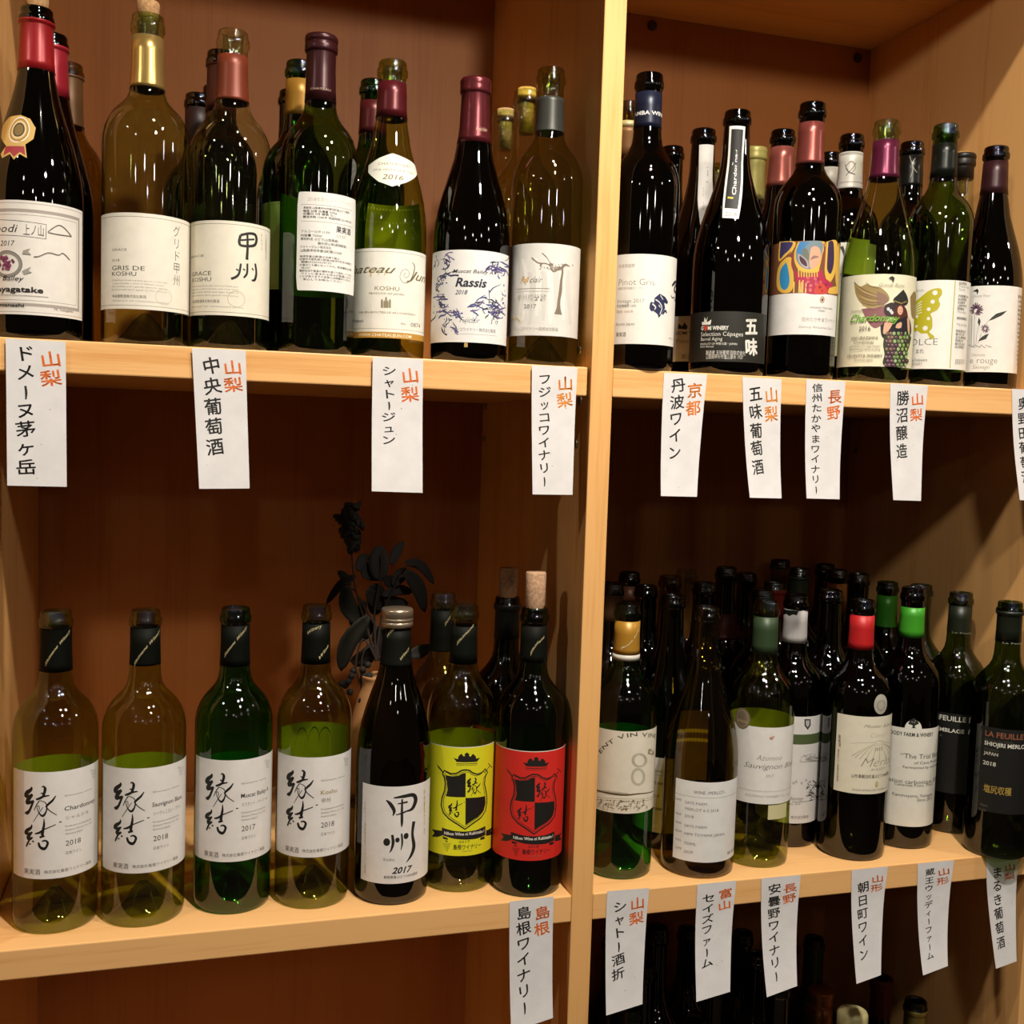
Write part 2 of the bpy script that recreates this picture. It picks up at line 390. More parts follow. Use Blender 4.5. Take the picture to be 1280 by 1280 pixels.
    def label(s, xl, xr, yt, yb, colr=PAPER, name='label', lab=None, rc=.0, xm=None):
        """xl / xr: image x, or degrees from the side facing the viewer when |value| is given as ('d', deg)"""
        ax = xm or s.axis_px((yt + yb) / 2); s.v1 = s.pt(ax, yt)[1]; s.v0 = s.pt(ax, yb)[1]; ym = (yt + yb) / 2
        g = lambda q: (s.face + radians(q[1])) * s.r if isinstance(q, tuple) else s.pt(q, ym)[0]
        s.u0, s.u1 = g(xl), g(xr); s.bm = {}; s.n = 0
        s.lab_o = s.patch(s.u0, s.u1, s.v0, s.v1, paper(colr), name, lab, rc=rc)
        return s
    def back(s, da, db, yt, yb, colr=PAPER, lab=None):
        """label on the far side of the bottle, seen through the glass; degrees from the far side's middle"""
        ax = s.axis_px(yt); v1 = s.hit(ax, yt, True)[1]; v0 = s.hit(s.axis_px(yb), yb, True)[1]; c = s.face + pi
        return s.patch((c + radians(da)) * s.r, (c + radians(db)) * s.r, v0, v1, paper(colr), 'back_label', lab)
    def done(s, name='lettering'): s.finish(s.lab_o, name); return s
    def sticker(s, x, y, rx, ry, colr, pts=None, lab=None, name='sticker', n=24):
        """a small sheet of free outline stuck on the shoulder or neck"""
        s.bm = {}; s.n = 0; k = s.cmpx(x, y); u, v = s.pt(x, y)
        if pts: q = [s.pt(*p) for p in pts]
        else: q = [(u + rx * k * cos(2 * pi * i / n), v + ry * k * sin(2 * pi * i / n)) for i in range(n)]
        t = tessellate_polygon([[Vector((a, b, 0)) for a, b in q]]); s.lay(q, [tuple(i) for i in t], 'tmp', .2)
        bm = s.bm.pop('tmp'); bmesh.ops.recalc_face_normals(bm, faces=bm.faces)
        s.lab_o = mesh_obj(name, bm, paper(colr), s.root)
        if lab: s.lab_o['label'] = lab
        s.n = 1; return s
    def cork(s, ytop, ins=1.6, r=.98, colr='#b98d5e', x=None):
        """stopper standing in the mouth up to image height ytop"""
        P = Vector((s.X, s.Y, s.z0 + s.h)); d = P - CAM; y0 = 640 - FPX * d.dot(CU) / d.dot(CF); up = (y0 - ytop) * d.dot(CF) / FPX
        z0, z1 = s.h - ins, s.h + up
        bm = lathe_bm([(0, z0), (r * .9, z0), (r * .94, s.h), (r * 1.05, s.h + .3), (r * 1.08, z1 - .15), (r * 1.0, z1), (0, z1)], 28)
        o = mesh_obj('cork', bm, mat('cork_' + colr, colr, .85, 0, .35, 320, .5), s.root); return o

K = '#1c1916'; GR = '#6e675e'; LG = '#a59d92'
REG = {}
GRP_U = 'empty wine bottles standing at the front of the upper shelf'
def B(key, X, Y, zs, h, r, kind, gl, label, group=None):
    b = Bottle(X, Y, {'U': ZU, 'L': ZL, 'B': ZB}[zs] + .01, h, r, kind, gl, label, group); REG[key] = b; return b

def sub(ox, oy, k): return lambda x, y: (ox + x / k, oy + y / k)
def subb(ox, oy, k): return lambda pts: [(ox + p[0] / k, oy + p[1] / k) + ((p[2] / k,) if len(p) > 2 else ()) for p in pts]

# brush-written signs, as strokes (x, y, width)
EN = [[(262, 283, 8), (258, 310, 22), (215, 345, 32), (200, 375, 24), (235, 385, 26), (272, 362, 14)], [(270, 365, 18), (225, 420, 30), (214, 450, 24), (250, 445, 22), (285, 430, 12)],
      [(285, 430, 10), (262, 480, 16), (240, 530, 18), (215, 555, 26), (192, 552, 10)], [(365, 292, 4), (385, 282, 10), (402, 305, 18), (396, 345, 18), (380, 390, 16)], [(358, 352, 8), (388, 360, 12)],
      [(308, 418, 12), (350, 405, 17), (385, 388, 14), (446, 378, 7)], [(345, 428, 6), (310, 480, 6), (288, 532, 4)],
      [(350, 430, 4), (400, 450, 5), (420, 490, 7), (410, 550, 10), (380, 590, 16), (350, 575, 10), (325, 530, 5), (318, 490, 4), (338, 486, 4), (342, 530, 4)],
      [(512, 383, 5), (480, 430, 14), (440, 465, 16), (408, 497, 11)], [(410, 495, 8), (450, 540, 6), (522, 586, 4)], [(380, 500, 3), (330, 570, 4), (278, 652, 3)]]
KETSU = [[(262, 678, 6), (255, 710, 18), (212, 740, 28), (198, 765, 20), (240, 775, 22), (268, 758, 10)], [(252, 772, 16), (222, 815, 28), (245, 826, 22), (270, 811, 10)], [(240, 830, 12), (216, 878, 14), (204, 908, 10)],
         [(232, 885, 9), (252, 878, 6)], [(266, 850, 14), (284, 862, 8)], [(388, 620, 4), (389, 680, 14), (378, 740, 18), (368, 795, 20)], [(293, 776, 8), (340, 766, 15), (385, 735, 8), (512, 684, 5)],
         [(342, 816, 14), (392, 798, 16)], [(546, 661, 8), (572, 657, 5)], [(330, 868, 14), (345, 915, 18), (383, 936, 22), (408, 922, 16), (426, 875, 16), (400, 850, 12), (366, 858, 8)]]

# ================================================================== upper left compartment
b = B('u1', -53.71, 4.26, 'U', 30.07, 4.1, 'burgundy', 'black', 'black burgundy bottle with red capsule and gold rosette sticker, left end of upper shelf')
b.cork(-4); b.sleeve(22, 85, '#9c1c22', .3, .2, lab='bright red foil capsule')
b.label(('d', -80), 103, 251.5, 394, '#e6dfd6', lab='cream label with engraved double border')
f = sub(0, 240, 7.11); g = subb(0, 240, 7.11)
b.frame(.22, .03, GR); b.frame(.75, .28, '#a79c93'); b.frame(1.25, .03, GR)
for q in ([(-120, 262), (412, 290)], [(-120, 400), (408, 418)], [(412, 288), (408, 420)]): b.line(g(q), .6, K)
b.text('Domaine', *f(-330, 368), f(-30, 0)[0], 8, K, 0, .2); b.text('nodi', *f(-40, 360), f(155, 0)[0], 8, K, 0, .25); b.text('上ノ山', *f(205, 375), f(388, 0)[0], 9, K, 0)
b.text('2017', *f(0, 478), f(128, 0)[0], 5.5, K, 0, .2)
b.ell(*f(60, 640), 20, 17, '#8d867e', 28, 4.5); b.ell(*f(60, 640), 20, 17, K, 28, .6)
for q in range(46):
    a, rr = random.random() * 6.28, sqrt(random.random()); b.ell(*f(50 + 75 * rr * cos(a), 620 + 70 * rr * sin(a)), 1.8, 1.8, random.choice(['#7a3355', '#94466a', '#6a2a4a']), 8)
for q in ([(205, 520), (270, 500), (250, 530), (280, 560), (200, 550)], [(200, 700), (275, 665), (255, 700), (285, 715), (215, 735)]): b.poly(g(q), '#9b948b')
b.text('Muscat Bailey', *f(-110, 800), f(215, 0)[0], 5, K, 0, .3)
b.text('The Kayagatake', *f(-150, 900), f(385, 0)[0], 5.6, K, .02); b.hl(f(-100, 0)[0], f(430, 0)[0], 240 + 925 / 7.11, .5, GR)
b.text('Alcool Yamanashi', *f(-160, 1030), f(215, 0)[0], 3.4, K, .02); b.text('Mt. Yatsugatake', *f(480, 1050), f(650, 0)[0], 2.4, GR)
for q in ([(425, 355), (470, 320), (520, 295), (560, 310), (600, 350), (632, 392)], [(430, 360), (520, 378), (635, 395)], [(300, 575), (350, 570), (430, 540), (520, 560), (560, 545), (620, 605)]): b.brush(g([(*p, 7) for p in q]), GR)
b.done()
g2 = subb(0, 0, 2.909)
b.sticker(22, 163, 21, 15, '#c9a45a', lab='gold award rosette sticker', pts=g2([(4, 500), (10, 455), (35, 425), (75, 418), (110, 432), (130, 465), (122, 505), (92, 525), (98, 575), (72, 560), (50, 580), (36, 560), (8, 575), (2, 560), (22, 530)]))
for r_, c_ in ((18, '#ece6da'), (16.5, '#a8813c'), (13, '#d8c08a'), (10, '#3b3020'), (8, '#7b6434')): b.ell(23.3, 162, r_, r_ * .95, c_, 24)
b.poly(g2([(20, 532), (88, 532), (92, 565), (72, 552), (50, 570), (36, 552), (12, 566)]), '#9c2b35'); b.done('emblem')
b = B('u1b', -53.27, 12.68, 'U', 30.56, 4.0, 'burgundy', 'black', 'black burgundy bottle with red capsule hidden behind the rosette sticker bottle')
b.sleeve(54, 118, '#a52634', .3, .2); b.back(-60, 90, 285, 385, '#d9dcae')
b = B('u1c', -52.57, 21.74, 'U', 30.62, 3.7, 'bordeaux', 'amber', 'brown glass bottle third back in the far left corner of upper shelf')
b.sleeve(92, 155, '#6b4a2c', .4, .3)

b = B('u2', -44.06, 4.29, 'U', 30.79, 4.0, 'bordeaux', 'smoke', 'pale bottle with cork, gold capsule and a cream label with vertical Japanese writing')
b.cork(3.5, 2.2); b.sleeve(42, 107, '#c9a660', .28, .75, lab='matt gold foil capsule')
b.label(('d', -88), ('d', 87), 266.7, 387, '#eae2d2'); f = sub(125, 250, 5.689); g = subb(125, 250, 5.689)
b.frame(.32, .035, GR)
b.text('GRACE', *f(84, 363), f(190, 0)[0], 2.4, GR); b.text('2018', *f(84, 438), f(137, 0)[0], 2.4, GR)
b.text('GRIS DE', *f(82, 500), f(318, 0)[0], 4.6, '#3c3833'); b.text('KOSHU', *f(82, 540), f(258, 0)[0], 4.4, '#3c3833')
for i, t in enumerate(('Made from Koshu grapes grown in the hills', 'vineyard yields a wine of delicate aroma', 'fine acidity and a gentle texture, slowly', 'fermented and aged at the winery')): b.text(t, *f(86, 576 + i * 22), f(478 - 20 * (i == 1), 0)[0], 1.5, LG)
b.text('中央葡萄酒株式会社製造', *f(86, 694), f(330, 0)[0], 2.6, GR); b.text('PRODUCT OF YAMANASHI JAPAN', *f(88, 722), f(490, 0)[0], 1.5, LG)
b.ell(*f(455, 690), 11, 10, '#c9bfac', 28, .6); b.vert('グリド甲州', *f(546, 180), f(0, 615)[1], 12.5, K, -.012)
b.vert('グレイス農場', *f(640, 200), f(0, 400)[1], 3, GR); b.done()
b = B('u3', -36.29, 4.41, 'U', 30.40, 3.76, 'bordeaux', 'clear', 'clear glass bottle with rust capsule and thick brushed two-sign black calligraphy')
b.sleeve(66, 123, '#7c3620', .4, .25, lab='rust red foil capsule')
b.label(('d', -85), 337.2, 276, 394.5, '#eae2cf'); b.frame(.28, .035, GR)
b.text('GRACE', *f(640, 420), f(738, 0)[0], 2.2, GR); b.text('GRACE', *f(655, 545), f(790, 0)[0], 4.4, '#3c3833'); b.text('KOSHU', *f(655, 586), f(790, 0)[0], 4.2, '#3c3833')
for i, t in enumerate(('Koshu grapes from the terraced fields give', 'this wine a citrus aroma and crisp taste', 'enjoy it well chilled with light dishes of', 'the season and good company')): b.text(t, *f(655, 622 + i * 22), f(985, 0)[0], 1.5, LG)
b.text('中央葡萄酒株式会社製造', *f(655, 735), f(850, 0)[0], 2.6, GR); b.text('PRODUCT OF YAMANASHI JAPAN', *f(655, 768), f(1020, 0)[0], 1.5, LG)
b.ell(*f(970, 705), 11, 10, '#bfa98a', 28, .6); b.vert('グレイス', *f(1150, 238), f(0, 360)[1], 3.4, GR); b.vert('中央葡萄酒株式会社', *f(1180, 245), f(0, 430)[1], 2.4, GR)
for q in ([(1000, 250, 18), (1060, 238, 18), (1104, 248, 22), (1113, 290, 22), (1092, 325, 20), (1010, 325, 18), (990, 298, 20), (1000, 250, 18)], [(1000, 286, 13), (1098, 280, 13)], [(1048, 240, 15), (1050, 330, 18), (1045, 425, 22)],
          [(1002, 452, 14), (990, 520, 16), (965, 548, 18), (932, 560, 18)], [(968, 490, 10), (985, 502, 10)], [(1048, 452, 14), (1046, 520, 16), (1022, 553, 14)], [(1018, 490, 10), (1032, 500, 10)], [(1080, 485, 10), (1092, 500, 10)], [(1104, 452, 16), (1112, 520, 18), (1100, 568, 20), (1078, 570, 8)]):
    b.brush(g(q), '#211d19')
b.done()
b = B('u3b', -39.21, 19.88, 'U', 28.47, 3.65, 'bordeaux', 'dark', 'dark bottle with a clear glass rim half hidden between two pale bottles'); b.sleeve(133, 180, '#2a1512', .5, 0)
b = B('u3c', -37.11, 12.01, 'U', 30.79, 3.7, 'bordeaux', 'dark', 'dark bottle directly behind the clear bottle with rust capsule'); b.sleeve(78, 138, '#4a1d18', .4, .2)
b = B('u3d', -37.27, 27.10, 'U', 31.6, 3.7, 'bordeaux', 'dark', 'dark bottle deepest behind the clear bottle with rust capsule')

b = B('u4', -27.87, 4.41, 'U', 31.04, 3.75, 'bordeaux', 'leaf', 'deep green bottle turned to show its tall white text-filled back label')
b.sleeve(60, 124, '#3f1a1d', .3, .35, top=True, lab='wine red foil capsule over the mouth'); b.bm = {}
b.text('CHATEAU', 388, 112.5, 413, 2.2, '#b89a86'); b.finish(b.cap_o)
b.label(371, ('d', 75), 240, 363.5, '#ebe7e0', rc=.25, lab='white text label with thin ruled lines'); f = sub(360, 230, 9.14)
b.text('2018年産ピノ・ノワール', *f(222, 190), f(712, 0)[0], 3.4, '#8d877e', -.02)
for y in (234, 424): b.hl(*[f(q, 0)[0] for q in (148, 735)], f(0, y)[1], .35, GR)
for t, x, y, x1, hh in (('原産地 山梨県甲州市勝沼町産ぶどう使用', 175, 282, 700, 2.4), ('糖度 20度 収穫量 500kg', 172, 318, 560, 2.4), ('収穫日 9月 樽熟 なし', 170, 350, 555, 2.4), ('醸造本数 1200本 瓶詰時期 2019年3月', 170, 385, 722, 2.4),
        ('アルコール分 11.5%', 145, 552, 480, 2.6), ('内容量 720ml', 142, 598, 385, 2.6), ('原材料名 ぶどう(山梨県産)', 142, 640, 575, 2.8), ('酸化防止剤(亜硫酸塩)', 340, 690, 668, 2.8), ('シャトージュン株式会社', 138, 728, 495, 2.8), ('山梨県甲州市勝沼町菱山3308', 138, 772, 612, 2.8),
        ('未成年者の飲酒は法律で禁止', 132, 836, 590, 2.2), ('妊娠中や授乳期の飲酒は胎児や乳児の発育に', 130, 868, 725, 2.2), ('悪影響を与えるおそれがあります', 150, 900, 500, 2.2), ('お酒は二十歳になってから。飲酒運転は法律', 130, 934, 725, 2.2), ('で禁じられて', 145, 966, 255, 2.0),
        ('直射日光や高温の場所を避けて保存してくださ', 128, 1000, 722, 2.2), ('ワインに含まれる成分が結晶になる', 145, 1032, 715, 2.2), ('ことがありますが品質には問題ありません', 128, 1064, 715, 2.2), ('安心してお飲みください', 170, 1098, 620, 2.2)):
    b.text(t, *f(x, y), f(x1, 0)[0], hh * .8, '#4b4640', .01)
b.text('果実酒', *f(548, 548), f(715, 0)[0], 5.2, K, .02); b.text('ロゼ', *f(550, 608), f(660, 0)[0], 2.6, LG); b.done()
b.back(-75, 75, 251, 372, '#cfd8a8')
b = B('u4b', -29.19, 11.85, 'U', 30.73, 3.7, 'bordeaux', 'dgreen', 'dark bottle with ochre capsule behind the tall white text label bottle')
b.sleeve(97, 142, '#b07f2c', .4, .3, lab='ochre foil capsule'); b.label(('d', -85), ('d', 60), 252, 362, '#c6cf9a').frame(.2, .04, '#7c8a4c'); b.done()
b = B('u4c', -29.08, 21.64, 'U', 30.54, 3.7, 'bordeaux', 'black', 'black bottle second behind the ochre capsule bottle'); 

b = B('u5', -20.39, 6.53, 'U', 30.25, 3.9, 'burgundy', 'olive', 'olive burgundy bottle with pointed 2016 neck sticker and gold script label')
b.sleeve(100, 144, '#5c1a20', .3, .35, lab='wine red foil capsule')
b.label(('d', -86), ('d', 84), 310.4, 415, '#e9e5da'); f = sub(440, 300, 9.143); g = subb(440, 300, 9.143); GD = '#7a6a34'
b.frame(.3, .03, GR); b.text('Chateau', *f(-45, 415), f(505, 0)[0], 8.4, '#6b6240', .01, .5); b.text('Jun', *f(660, 450), f(838, 0)[0], 9, '#6b6240', .01, .45)
b.brush(g([(690, 255, 6), (715, 300, 14), (705, 380, 14), (660, 470, 10), (600, 490, 6), (555, 450, 5), (552, 390, 5), (590, 340, 5), (640, 345, 5), (655, 390, 5), (630, 430, 5), (595, 415, 4), (600, 380, 4), (625, 385, 4)]), '#6b6240')
for q in ((210, 330, 26, 90), (300, 345, 14, 60), (370, 345, 14, 60), (740, 390, 12, 60)): b.brush(g([(q[0] + 14, q[1], q[2] * .5), (q[0], q[1] + q[3], q[2] * .5)]), '#c9a04a')
b.text('KOSHU', *f(252, 572), f(542, 0)[0], 4.2, GD); b.text('PRODUCE OF JAPAN', *f(190, 620), f(595, 0)[0], 2, GD)
for x0, x1, y0 in ((330, 355, 690), (360, 378, 705), (378, 400, 665), (400, 418, 705), (422, 445, 690)): b.poly(g([(x0, 775), (x0, y0), ((x0 + x1) / 2, y0 - 20), (x1, y0), (x1, 775)]), '#8d8265')
b.text('MIS EN BOUTEILLE AU CHATEAU', *f(78, 838), f(722, 0)[0], 1.9, GD); b.text('720ml', *f(10, 945), f(125, 0)[0], 2.6, K); b.text('No.', *f(558, 968), f(620, 0)[0], 2.4, GR); b.text('0874', *f(668, 990), f(778, 0)[0], 4.4, GR); b.done()
b.label(('d', -86), ('d', 84), 415, 422.5, '#b98a35', 'label_strip', 'gold strip under the white label'); b.text('WWW.CHATEAUJUN.COM', *f(75, 1100), f(680, 0)[0], 3.0, '#f2ead2', .01); b.done()
g = subb(430, 60, 3.2); f = sub(430, 60, 3.2)
b.sticker(490, 213, 30, 20, '#e6e2d4', [p for p in g([(97, 498), (98, 470), (140, 440), (194, 421), (250, 443), (288, 478), (292, 505), (250, 538), (193, 554), (140, 535)])], 'white pointed neck sticker')
b.text('CHATEAU JUN', *f(135, 468), f(262, 0)[0], 3, GD); b.text('2016 VINTAGE KOSHU', *f(115, 492), f(278, 0)[0], 2.4, GR); b.text('2016', *f(150, 524), f(240, 0)[0], 5.5, GD, .01, .25); b.done()
b.back(-62, 40, 257, 330, '#dfe3b4')
b = B('u5b', -21.03, 14.39, 'U', 30.55, 3.65, 'bordeaux', 'dgreen', 'dark green bottle standing behind the pointed neck sticker bottle'); b.sleeve(124, 165, '#5a1d20', .35, .3)

b = B('u6', -12.16, 4.27, 'U', 28.78, 3.95, 'burgundy', 'dark', 'black burgundy bottle with metallic red capsule and white label with blue vine drawing')
b.sleeve(118, 176, '#66242a', .28, .5, top=True, lab='metallic wine red capsule over the mouth'); f = sub(430, 60, 3.2); b.bm = {}
b.text('Fujiclair', *f(527, 328), f(572, 0)[0], 4, '#c9a98a', 0, .3); b.finish(b.cap_o)
b.label(('d', -86), ('d', 82), 312.2, 428, '#e9e6e2'); f = sub(530, 290, 6.095); g = subb(530, 290, 6.095)
b.hold = True
for i in range(120):
    zone = random.choice([(75, 200, 160, 330, 60), (80, 260, 540, 740, 60), (350, 570, 500, 620, 55), (490, 560, 560, 660, 35), (500, 620, 220, 300, 50), (90, 130, 330, 560, 40)])
    x, y = random.uniform(zone[0], zone[1]), random.uniform(zone[2], zone[3]); a = random.uniform(-.9, 2.2); q = [(x, y, 3)]
    for j in range(3): a += random.uniform(-.8, .8); x += zone[4] * .5 * cos(a); y += zone[4] * .4 * sin(a); q.append((x, y, random.uniform(4, 15)))
    b.brush(g(q), random.choice(['#3b4270', '#4a5288', '#2b2f4e', '#6d5c8e', '#222436']))
for i in range(70):
    x, y = random.choice([(random.gauss(130, 35), random.uniform(150, 740)), (random.gauss(170, 60), random.gauss(610, 40)), (random.gauss(520, 22), random.gauss(600, 40)), (random.gauss(605, 8), random.gauss(470, 60))])
    b.ell(*f(max(72, x), y), random.uniform(.5, 2.0), random.uniform(.5, 2.0), random.choice(['#3b4270', '#2b2f4e', '#565d92']), 7)
b.hold = False
for q in ([(330, 575, 8), (380, 550, 12), (440, 580, 8), (490, 590, 10)], [(380, 550, 6), (430, 500, 5), (470, 480, 4)], [(500, 460, 12), (530, 425, 8), (585, 400, 4)], [(500, 520, 4), (495, 440, 8)]): b.brush(g(q), '#3f4678')
for x, y in ((555, 625), (560, 655), (552, 690), (525, 560), (500, 600)): b.ell(*f(x, y), 2, 2.4, '#2b2f4e', 12, .5)
b.text('Muscat Bailey A', *f(215, 312), f(532, 0)[0], 3.8, K, .01, .3); b.text('Rassis', *f(234, 415), f(482, 0)[0], 9, '#23263a', .03, .25); b.text('2018', *f(236, 475), f(332, 0)[0], 4.6, '#34384e', .01, .3)
b.text('Fujiclair', *f(265, 690), f(428, 0)[0], 6, '#3a3a42', -.01, .5); b.text('フジッコワイナリー株式会社製造', *f(200, 752), f(545, 0)[0], 3.0, '#8b8790'); b.hl(f(230, 0)[0], f(560, 0)[0], f(0, 775)[1], .3, LG); b.done()
b.label(('d', -6), ('d', -1), 428.5, 434, '#b99a55', 'label_tab'); 
b = B('u7', -4.14, 4.14, 'U', 30.79, 3.75, 'bordeaux', 'pale', 'olive bottle with grey capsule and drawing of a bare vine tree beside divider')
b.sleeve(119.5, 162, '#40403a', .4, .35, lab='dull grey foil capsule')
b.label(('d', -88), ('d', 80), 304, 419.5, '#dedad2', lab='grey-white label with a gnarled vine tree'); 
for i in range(9): b.brush(g([(700 + i * 50, 110 + (i * 97) % 200, 30), (740 + i * 45, 330 + (i * 53) % 150, 46), (700 + i * 52, 640 + (i * 31) % 90, 24)]), ['#d3cfc7', '#e6e2da'][i % 2])
for q in ([(1052, 268, 14), (1055, 310, 12), (1046, 370, 14), (1040, 450, 18), (1028, 520, 16), (1025, 580, 22), (1022, 628, 44)], [(1055, 275, 14), (1010, 285, 12), (970, 262, 8), (930, 240, 5), (870, 235, 7), (820, 195, 6)], [(970, 262, 5), (940, 200, 4), (900, 160, 5)],
          [(1050, 275, 16), (1075, 250, 12), (1110, 262, 5)], [(1040, 265, 14), (985, 300, 10), (960, 240, 12)], [(975, 240, 16), (970, 290, 12)], [(895, 240, 10), (885, 262, 8)]): b.brush(g([(x, y, w * 1.5) for x, y, w in q]), '#80705f')
for i in range(26): b.ell(*f(random.gauss(1010, 55), random.gauss(262, 16)), random.uniform(.6, 1.8), random.uniform(.5, 1.3), random.choice(['#9a8e84', '#b5aba1', '#80746a']), 7)
b.text('Fuji', *f(738, 385), f(800, 0)[0], 6, '#c9983c', .02, .4); b.text('clair', *f(800, 385), f(905, 0)[0], 6, '#5b5750', -.01, .4); b.hl(f(700, 0)[0], f(960, 0)[0], f(0, 437)[1], .4, GR); b.hl(f(700, 0)[0], f(960, 0)[0], f(0, 457)[1], .3, LG)
b.text('甲州樽発酵', *f(712, 525), f(928, 0)[0], 5.4, '#8f8a83', -.02); b.text('2017', *f(760, 580), f(855, 0)[0], 4, '#8f8a83'); b.text('フジッコワイナリー株式会社製造', *f(680, 752), f(1022, 0)[0], 3, '#b3ada4')
b.brush(g([(650, 700, 8), (700, 650, 10), (740, 690, 6)]), '#e2c98a'); b.done()
b = B('u7b', -4.36, 20.27, 'U', 30.70, 3.65, 'bordeaux', 'clear', 'clear glass bottle with a sunken cork, deeper of two behind grey capsule bottle'); b.cork(151, 4.4, .92, '#d8b071').rotation_euler = (0, 0, 0)
b = B('u7c', -4.35, 11.85, 'U', 30.71, 3.7, 'bordeaux', 'clear', 'clear glass bottle with a long yellow cork right behind grey capsule bottle'); b.cork(128, 4.6, .95, '#d9ac4c')

# ================================================================== upper right compartment
b = B('r1', 6.56, 3.21, 'U', 31.31, 3.7, 'bordeaux', 'dark', 'tall dark bottle with navy capsule overhanging shelf edge beside divider')
b.sleeve(113, 157.5, '#1d2136', .35, .3, lab='navy foil capsule'); f = sub(750, 80, 3.048); b.bm = {}
b.text('TAMBA WINE', *f(128, 207), f(240, 0)[0], 4, '#e3e0dc', .02); b.finish(b.cap_o)
b.label(('d', -88), ('d', 82), 317.3, 430, '#ebe7dd'); f = sub(765, 300, 7.526); g = subb(765, 300, 7.526)
b.text('丹波鳥居野', *f(62, 265), f(215, 0)[0], 3, '#9c9180'); b.text('Pinot Gris', *f(58, 430), f(400, 0)[0], 6.6, '#77726a', -.015); b.text('京都府京丹波産ピノ・グリ', *f(58, 470), f(292, 0)[0], 2.2, LG)
b.text('Vintage 2017', *f(48, 596), f(302, 0)[0], 4.0, '#77726a', -.01); b.text('丹波鳥居野 100%', *f(46, 636), f(228, 0)[0], 2.4, GR); b.text('限定 1500本', *f(44, 688), f(200, 0)[0], 2.2, '#c79a80'); b.text('Kyoto Japan', *f(38, 806), f(212, 0)[0], 3, '#8b8479'); b.text('果実酒', *f(36, 908), f(130, 0)[0], 3.6, GR)
NV = '#25294e'
for q in ([(400, 545), (450, 505), (500, 535), (525, 575), (520, 605), (490, 590), (500, 640), (470, 690), (440, 735), (430, 700), (405, 680), (370, 655), (360, 620), (365, 580), (395, 590)],): b.poly(g(q), NV)
for q in ([(410, 560, 12), (450, 590, 10), (470, 640, 10), (450, 700, 8)], [(455, 520, 8), (480, 560, 8)], [(380, 600, 14), (410, 630, 12), (400, 655, 8)], [(440, 610, 10), (455, 635, 8)]): b.brush(g(q), '#dcd8d6')
for q in ([(475, 700, 18), (500, 665, 22), (515, 690, 12)], [(365, 590, 10), (362, 640, 20), (380, 670, 12)], [(500, 545, 10), (525, 590, 14)], [(565, 430, 20), (590, 400, 30), (615, 385, 16)], [(600, 420, 26), (585, 470, 26), (605, 520, 22), (590, 570, 22)], [(555, 520, 8), (570, 545, 10), (590, 535, 8)]): b.brush(g(q), NV if q[0][0] < 550 else '#2a2a30')
b.text('NET 720ml', *f(530, 930), f(590, 0)[0], 1.6, LG); b.done()
b = B('r1b', 7.80, 11.86, 'U', 30.84, 3.7, 'bordeaux', 'amber', 'amber bottle with cream and tan capsule half hidden by divider'); b.sleeve(150, 158, '#d9c48a', .4, .2); b.sleeve(158.5, 196, '#9a6a3c', .45, .2)
b = B('r1c', 19.69, 25.50, 'U', 30.37, 3.7, 'bordeaux', 'black', 'black bottle deep behind navy capsule bottle, only neck seen')
b = B('r2', 19.0, 15.2, 'U', 29.9, 4.0, 'burgundy', 'dark', 'dark burgundy bottle with pointed white strip label down its neck')
f = sub(750, 80, 3.048); g = subb(750, 80, 3.048)
b.sticker(880, 200, 1, 1, '#d8d3cc', g([(378, 308), (434, 310), (430, 480), (420, 560), (386, 636), (372, 510)]), 'pointed white neck strip'); b.rot('Grand', *f(412, 455), f(0, 395)[1], 7, '#5f5a55', 0, f(414, 0)[0]); b.rot('The 2018', *f(396, 560), f(0, 470)[1], 3.2, LG); b.done()
b.label(('d', -80), ('d', 80), 395, 452, '#ddd5c6', lab='pale label with small winery emblem'); b.poly(g([(296, 1008), (300, 988), (312, 1000), (322, 985), (334, 1000), (330, 1012)]), K); b.text('GOMI WINERY', *f(288, 1032), f(410, 0)[0], 3.4, K, .02); b.text('Premium', *f(288, 1065), f(365, 0)[0], 5, '#8b8479'); b.text('勝沼', *f(310, 1122), f(345, 0)[0], 4, '#6d5634'); b.done()
b = B('r2b', 29.66, 31.96, 'U', 30.61, 3.7, 'bordeaux', 'olive', 'olive bottle at very back behind the black strip neck bottle')
b.sleeve(214, 240, '#8d8446', .45, .2)
b = B('r3', 17.65, 4.24, 'U', 29.01, 4.2, 'burgundy', 'dark', 'dark burgundy bottle with long black strip up its neck and black label')
b.sticker(917, 215, 1, 1, '#e4e1da', g([(493, 237), (554, 239), (545, 420), (528, 590), (466, 586), (480, 420)]), 'white edged black neck strip')
b.poly(g([(501, 248), (546, 250), (538, 420), (524, 553), (474, 549), (488, 420)]), '#191714'); b.rot('Chardonnay', *f(518, 500), f(0, 325)[1], 8.5, '#e8e4dc', .015, f(524, 0)[0]); b.poly(g([(487, 505), (508, 507), (507, 514), (486, 512)]), '#c9b33c'); b.text('2016', *f(476, 580), f(522, 0)[0], 4.6, '#6b6862', .0); b.done()
b.label(('d', -80), ('d', 78), 389, 452, '#1e1b12', lab='black-brown label with white print'); f = sub(855, 380, 11.64); g = subb(855, 380, 11.64); WH = '#e6e2d8'
for q in ([(258, 262), (395, 258), (385, 300), (262, 306)], [(290, 258), (300, 190), (322, 240), (345, 178), (330, 258)], [(345, 262), (398, 225), (392, 262)]): b.poly(g(q), WH)
b.text('G', *f(246, 382), f(282, 0)[0], 4, WH, .03); b.poly(g([(288, 318), (300, 312), (312, 320), (326, 312), (338, 320), (338, 358), (310, 402), (286, 360)]), '#c2452e'); b.text('MI WINERY', *f(342, 378), f(650, 0)[0], 4, WH, .03)
